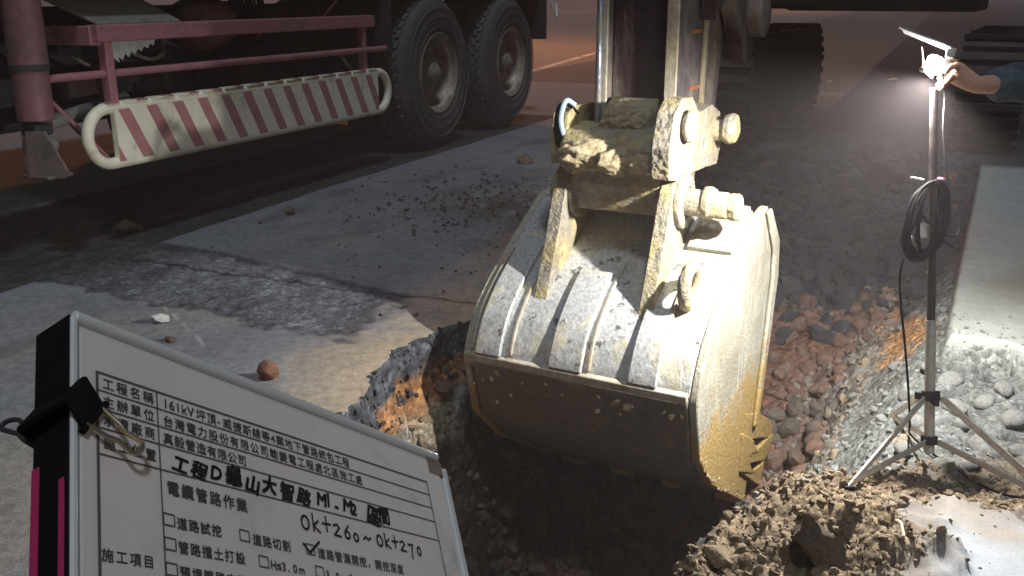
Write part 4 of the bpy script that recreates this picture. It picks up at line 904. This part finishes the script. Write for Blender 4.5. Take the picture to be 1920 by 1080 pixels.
b = MB(); b.prism([(X0, Y0), (X1-.002, Y0), (X1-.002, Y1-.004), (X0, Y1-.001)], Bp(0, 0), BX, BY, BN, -.0172, -.0048); bs(b, "folder_back", M_tape, .0008)
# table lines
b = MB()
def line(x0, y0, x1, y1, wd=.00042): b.bar(Bp(x0, y0, .00025), Bp(x1, y1, .00025), wd*1.35, .00006, BN)
TW = .185; rows = [0, -.0066, -.0133, -.0201, -.0293]
for i, y in enumerate(rows): line(0, y, TW, y-.0003, .0006 if i == 0 else .00042)
line(0, .0003, 0, -.27, .0008); line(.0242, 0, .0242, -.27); line(TW, 0, TW, -.27, .0005)
def sq(x, y, s=.0045):
    for p in (((x, y), (x+s, y-.0002)), ((x+s, y-.0002), (x+s, y-s*.9)), ((x+s, y-s*.9), (x, y-s*.88)), ((x, y-s*.88), (x, y))): line(*p[0], *p[1], .0004)
for x, y in ((.0244, -.0445), (.0578, -.0447), (.0918, -.0448), (.0244, -.0527), (.066, -.0530), (.0955, -.0530), (.0244, -.0610), (.0244, -.0690)): sq(x, y)
bs(b, "table_line", M_ink, 0)["kind"] = "stuff"
def text_into(mb, txt, x, y, size, pitch=None, bold=0.0, rot=0, jit=0, squash=1.0):
    if bold:
        for dx, dy in ((0, 0), (bold, 0), (0, bold), (bold, bold)): text_into(mb, txt, x+dx*size, y+dy*size, size, pitch, 0, rot, jit, squash)
        return
    rr = random.Random(len(txt)*7+ord(txt[0])); cx = x
    for ch in txt:
        wd = (pitch or size)*(1.0 if ord(ch) > 0x2e80 else .56)
        if ch != ' ':
            cu = bpy.data.curves.new("t", 'FONT'); cu.body = ch; cu.size = 1.0; cu.resolution_u = 2
            to = bpy.data.objects.new("t", cu); sc.collection.objects.link(to)
            me = bpy.data.meshes.new_from_object(to.evaluated_get(bpy.context.evaluated_depsgraph_get()))
            a_ = rot+jit*rr.uniform(-.18, .18); ca, sa = math.cos(a_), math.sin(a_); dy = jit*rr.uniform(-.0006, .0006); s_ = size*(1+jit*rr.uniform(-.12, .12))
            vs = []
            for v in me.vertices:
                px, py = v.co.x*s_*squash, v.co.y*s_; px += jit*.18*py; vs.append(Bp(cx+px*ca-py*sa, y+px*sa+py*ca+dy+rot*(cx-x), .0003+.00005*(cx % .001)))
            mb.add(vs, [tuple(p.vertices) for p in me.polygons])
            bpy.data.objects.remove(to); bpy.data.curves.remove(cu); bpy.data.meshes.remove(me)
        cx += wd
pr_ = MB()
for txt, x, y, s_, p_ in (("工程名稱", .0019, -.0053, .0046, .0054), ("主辦單位", .0019, -.0120, .0046, .0054), ("承攬廠商", .0019, -.0187, .0046, .0054), ("施工位置", .0019, -.0268, .0046, .0054),
        ("161kV", .0265, -.0056, .0052, .0049), ("坪頂-威捷斯線等4案地下管路統包工程", .0415, -.0056, .0046, .0050), ("台灣電力股份有限公司輸變電工程處北區施工處", .0262, -.0123, .0046, .00515),
        ("真毅營造有限公司", .0258, -.0191, .0046, .0049), ("施工項目", .0005, -.0635, .0044, .0050)):
    text_into(pr_, txt, x, y, s_, p_, .03)
for txt, x, y, s_, p_ in (("電纜管路作業", .0262, -.0375, .0054, .0062), ("道路試挖", .0296, -.0489, .0045, .0050), ("道路切割", .0636, -.0492, .0045, .0050), ("道路管溝開挖，開挖深度", .0978, -.0494, .0045, .0050),
        ("管路擋土打設", .0296, -.0571, .0045, .0050), ("H≤3.0m", .0712, -.0573, .0045, .0052), ("3.0m＜H≤5.0m", .1008, -.0574, .0045, .0052), ("預埋管路安裝", .0296, -.0654, .0045, .0050)):
    text_into(pr_, txt, x, y, s_, p_, .05)
bs(pr_, "printed_text", M_ink, 0, smooth=0)["kind"] = "stuff"
hw = MB()
text_into(hw, "工程", .0285, -.0280, .0074, .0080, .07, 0, 1); text_into(hw, "D", .0455, -.0280, .0085, .008, .05, 0, 1); text_into(hw, "龜山大智路", .0525, -.0282, .0086, .0092, .075, 0, 1)
text_into(hw, "M1-M2", .1010, -.0278, .0078, .0095, .07, 0, 1); text_into(hw, "區間", .1315, -.0285, .0088, .0092, .075, 0, 1)
def stroke(pts, wd=.00085):
    P = [np.array(p) for p in pts]
    for i in range(len(P)-1):
        dv = P[i+1]-P[i]; L_ = np.linalg.norm(dv)
        if L_ < 1e-9: continue
        dv = dv/L_*wd*.45; hw.bar(Bp(*(P[i]-dv), .00035), Bp(*(P[i+1]+dv), .00035), wd, .00006, BN)
def ell(cx, cy, rx, ry, a0=0, a1=2*math.pi, n=12): return [(cx+rx*math.cos(t), cy+ry*math.sin(t)) for t in np.linspace(a0, a1, n)]
def hand_run(x, y, s):
    stroke(ell(x+.0022*s, y+.0022*s, .0018*s, .0024*s)); x += .0062*s
    stroke([(x, y+.006*s), (x, y)]); stroke([(x+.0026*s, y+.0038*s), (x, y+.0018*s), (x+.003*s, y-.0002)]); x += .0048*s
    stroke([(x, y+.0034*s), (x+.004*s, y+.0036*s)]); stroke([(x+.002*s, y+.006*s), (x+.002*s, y+.0008*s)]); x += .0058*s
    return x
def two(x, y, s): stroke([(x, y+.004*s), (x+.002*s, y+.0046*s), (x+.003*s, y+.0034*s), (x, y+.0004*s), (x+.0034*s, y+.0002*s)])
x = hand_run(.0905, -.0388, 1.15); two(x, -.0390, 1.1); x += .0062; stroke([(x+.003, -.0335), (x+.0006, -.0362)]+ell(x+.0018, -.0374, .0015, .0015, 2.4, 8.4, 10)); x += .0056; stroke(ell(x+.0016, -.0376, .0014, .0016)); x += .0066
stroke([(x, -.0375), (x+.0015, -.0362), (x+.003, -.0375), (x+.0046, -.0364)]); x += .0085
x = hand_run(x, -.0388, 1.0); two(x, -.0390, 1.0); x += .0058; stroke([(x, -.0352), (x+.0032, -.0350), (x+.0022, -.0375), (x+.0018, -.0412)]); x += .0062; stroke(ell(x+.0014, -.0372, .0012, .0019))
stroke([(.0905, -.0452), (.0935, -.0482), (.0950, -.0470), (.0995, -.0432)], .001)
bs(hw, "handwriting", M_marker, 0, smooth=0)["kind"] = "stuff"
# binder clip gripping the left edge
clip = thing("binder_clip", Bp(-.006, -.014, 0), "black binder clip with brassy wire handles on the board's left edge", "clip")
ca, sa = math.cos(-.62), math.sin(-.62); KX = BX*ca+BY*sa; KY = -BX*sa+BY*ca; KO = Bp(-.0062, -.0150, 0)
def Kp(x, y, o): return KO+KX*x+KY*y+BN*o
b = MB(); b.prism([(-.0066, -.0176), (-.0060, -.0186), (.0048, -.0184), (.0048, -.0177), (-.0046, -.0178), (-.0046, .0030), (.0048, .0009), (.0052, .0016), (-.0060, .0046), (-.0066, .0036)], KO, KX, BN, KY, -.0066, .0066); b.build("clip_body", M_tape, clip, bevel=.0004)
def handle(o0, dx, dy, dz, m, nm):
    b = MB(); P = []
    st = Kp(.0046, .0045, o0); en = Kp(.0046, -.0045, o0); d = KX*dx+KY*dy+BN*dz; d /= np.linalg.norm(d); sdv = KY-d*np.dot(KY, d); sdv /= np.linalg.norm(sdv); m0 = (st+en)/2
    L_ = .0135
    pts = [m0+sdv*.0046, m0+sdv*.0036+d*L_*.55, m0+sdv*.0022+d*L_*.8]+[m0+d*(L_+.0012)+sdv*.0034*math.cos(t)+d*.0034*math.sin(t) for t in np.linspace(.35, math.pi-.35, 9)]+[m0-sdv*.0022+d*L_*.8, m0-sdv*.0036+d*L_*.55, m0-sdv*.0046]
    b.tube(pts, .00085, 9); b.build(nm, m, clip)
handle(.0016, 1, -.05, .28, M_brass, "handle"); handle(-.0186, -.9, .3, -.9, M_dark, "rear_handle")
b = MB(); b.tube([Kp(.0050, -.0078, .0014), Kp(.0050, .0078, .0014)], .0011, 8); b.build("jaw_roll", M_tape, clip)

# ------------------------------------------------------------------ sodium street lamp far down the road, behind the truck
SB = np.array([-5.5, 21.0, 0]); sl_ = thing("street_lamp", SB, "tall street lamp with orange sodium light beyond the truck", "street lamp")
MB().tube([SB, SB+ZA*7], [.09, .05], 12).build("pole", M_grey, sl_); arm_ = [SB+ZA*7, SB+ZA*7.6+CR*.8, SB+ZA*7.8+CR*2.4]
MB().tube(spline(arm_, 6), .04, 10).build("bracket_arm", M_grey, sl_)
hp = SB+ZA*7.78+CR*2.9; MB().box(hp, (1.0, .34, .16)).build("lamp_head", M_grey, sl_, bevel=.03); MB().box(hp-ZA*.10, (.7, .26, .05)).build("lamp_lens", M_sodium, sl_, bevel=.01)

def copy_tree(o, parent=None):
    c = o.copy(); sc.collection.objects.link(c); c.parent = parent
    for ch in list(o.children): copy_tree(ch, c)
    return c
c2 = copy_tree(sl_); c2.location = (11.4, 70, 0); c2["label"] = "street lamp far behind the excavator arm"
# ------------------------------------------------------------------ night haze over the site
hz = MB(); hz.box((0, 0, 3.2), (540, 540, 10.6)); m, n_, B_, N_, L_ = nodes("haze_air")
n_.nodes.remove(B_); pv = N_("ShaderNodeVolumePrincipled"); pv.inputs["Color"].default_value = (1, .87, .90, 1); pv.inputs["Density"].default_value = .009; pv.inputs["Anisotropy"].default_value = .25
L_(pv.outputs[0], n_.nodes["Material Output"].inputs["Volume"]); hzo = hz.build("haze", m, smooth=0); hzo["kind"] = "stuff"
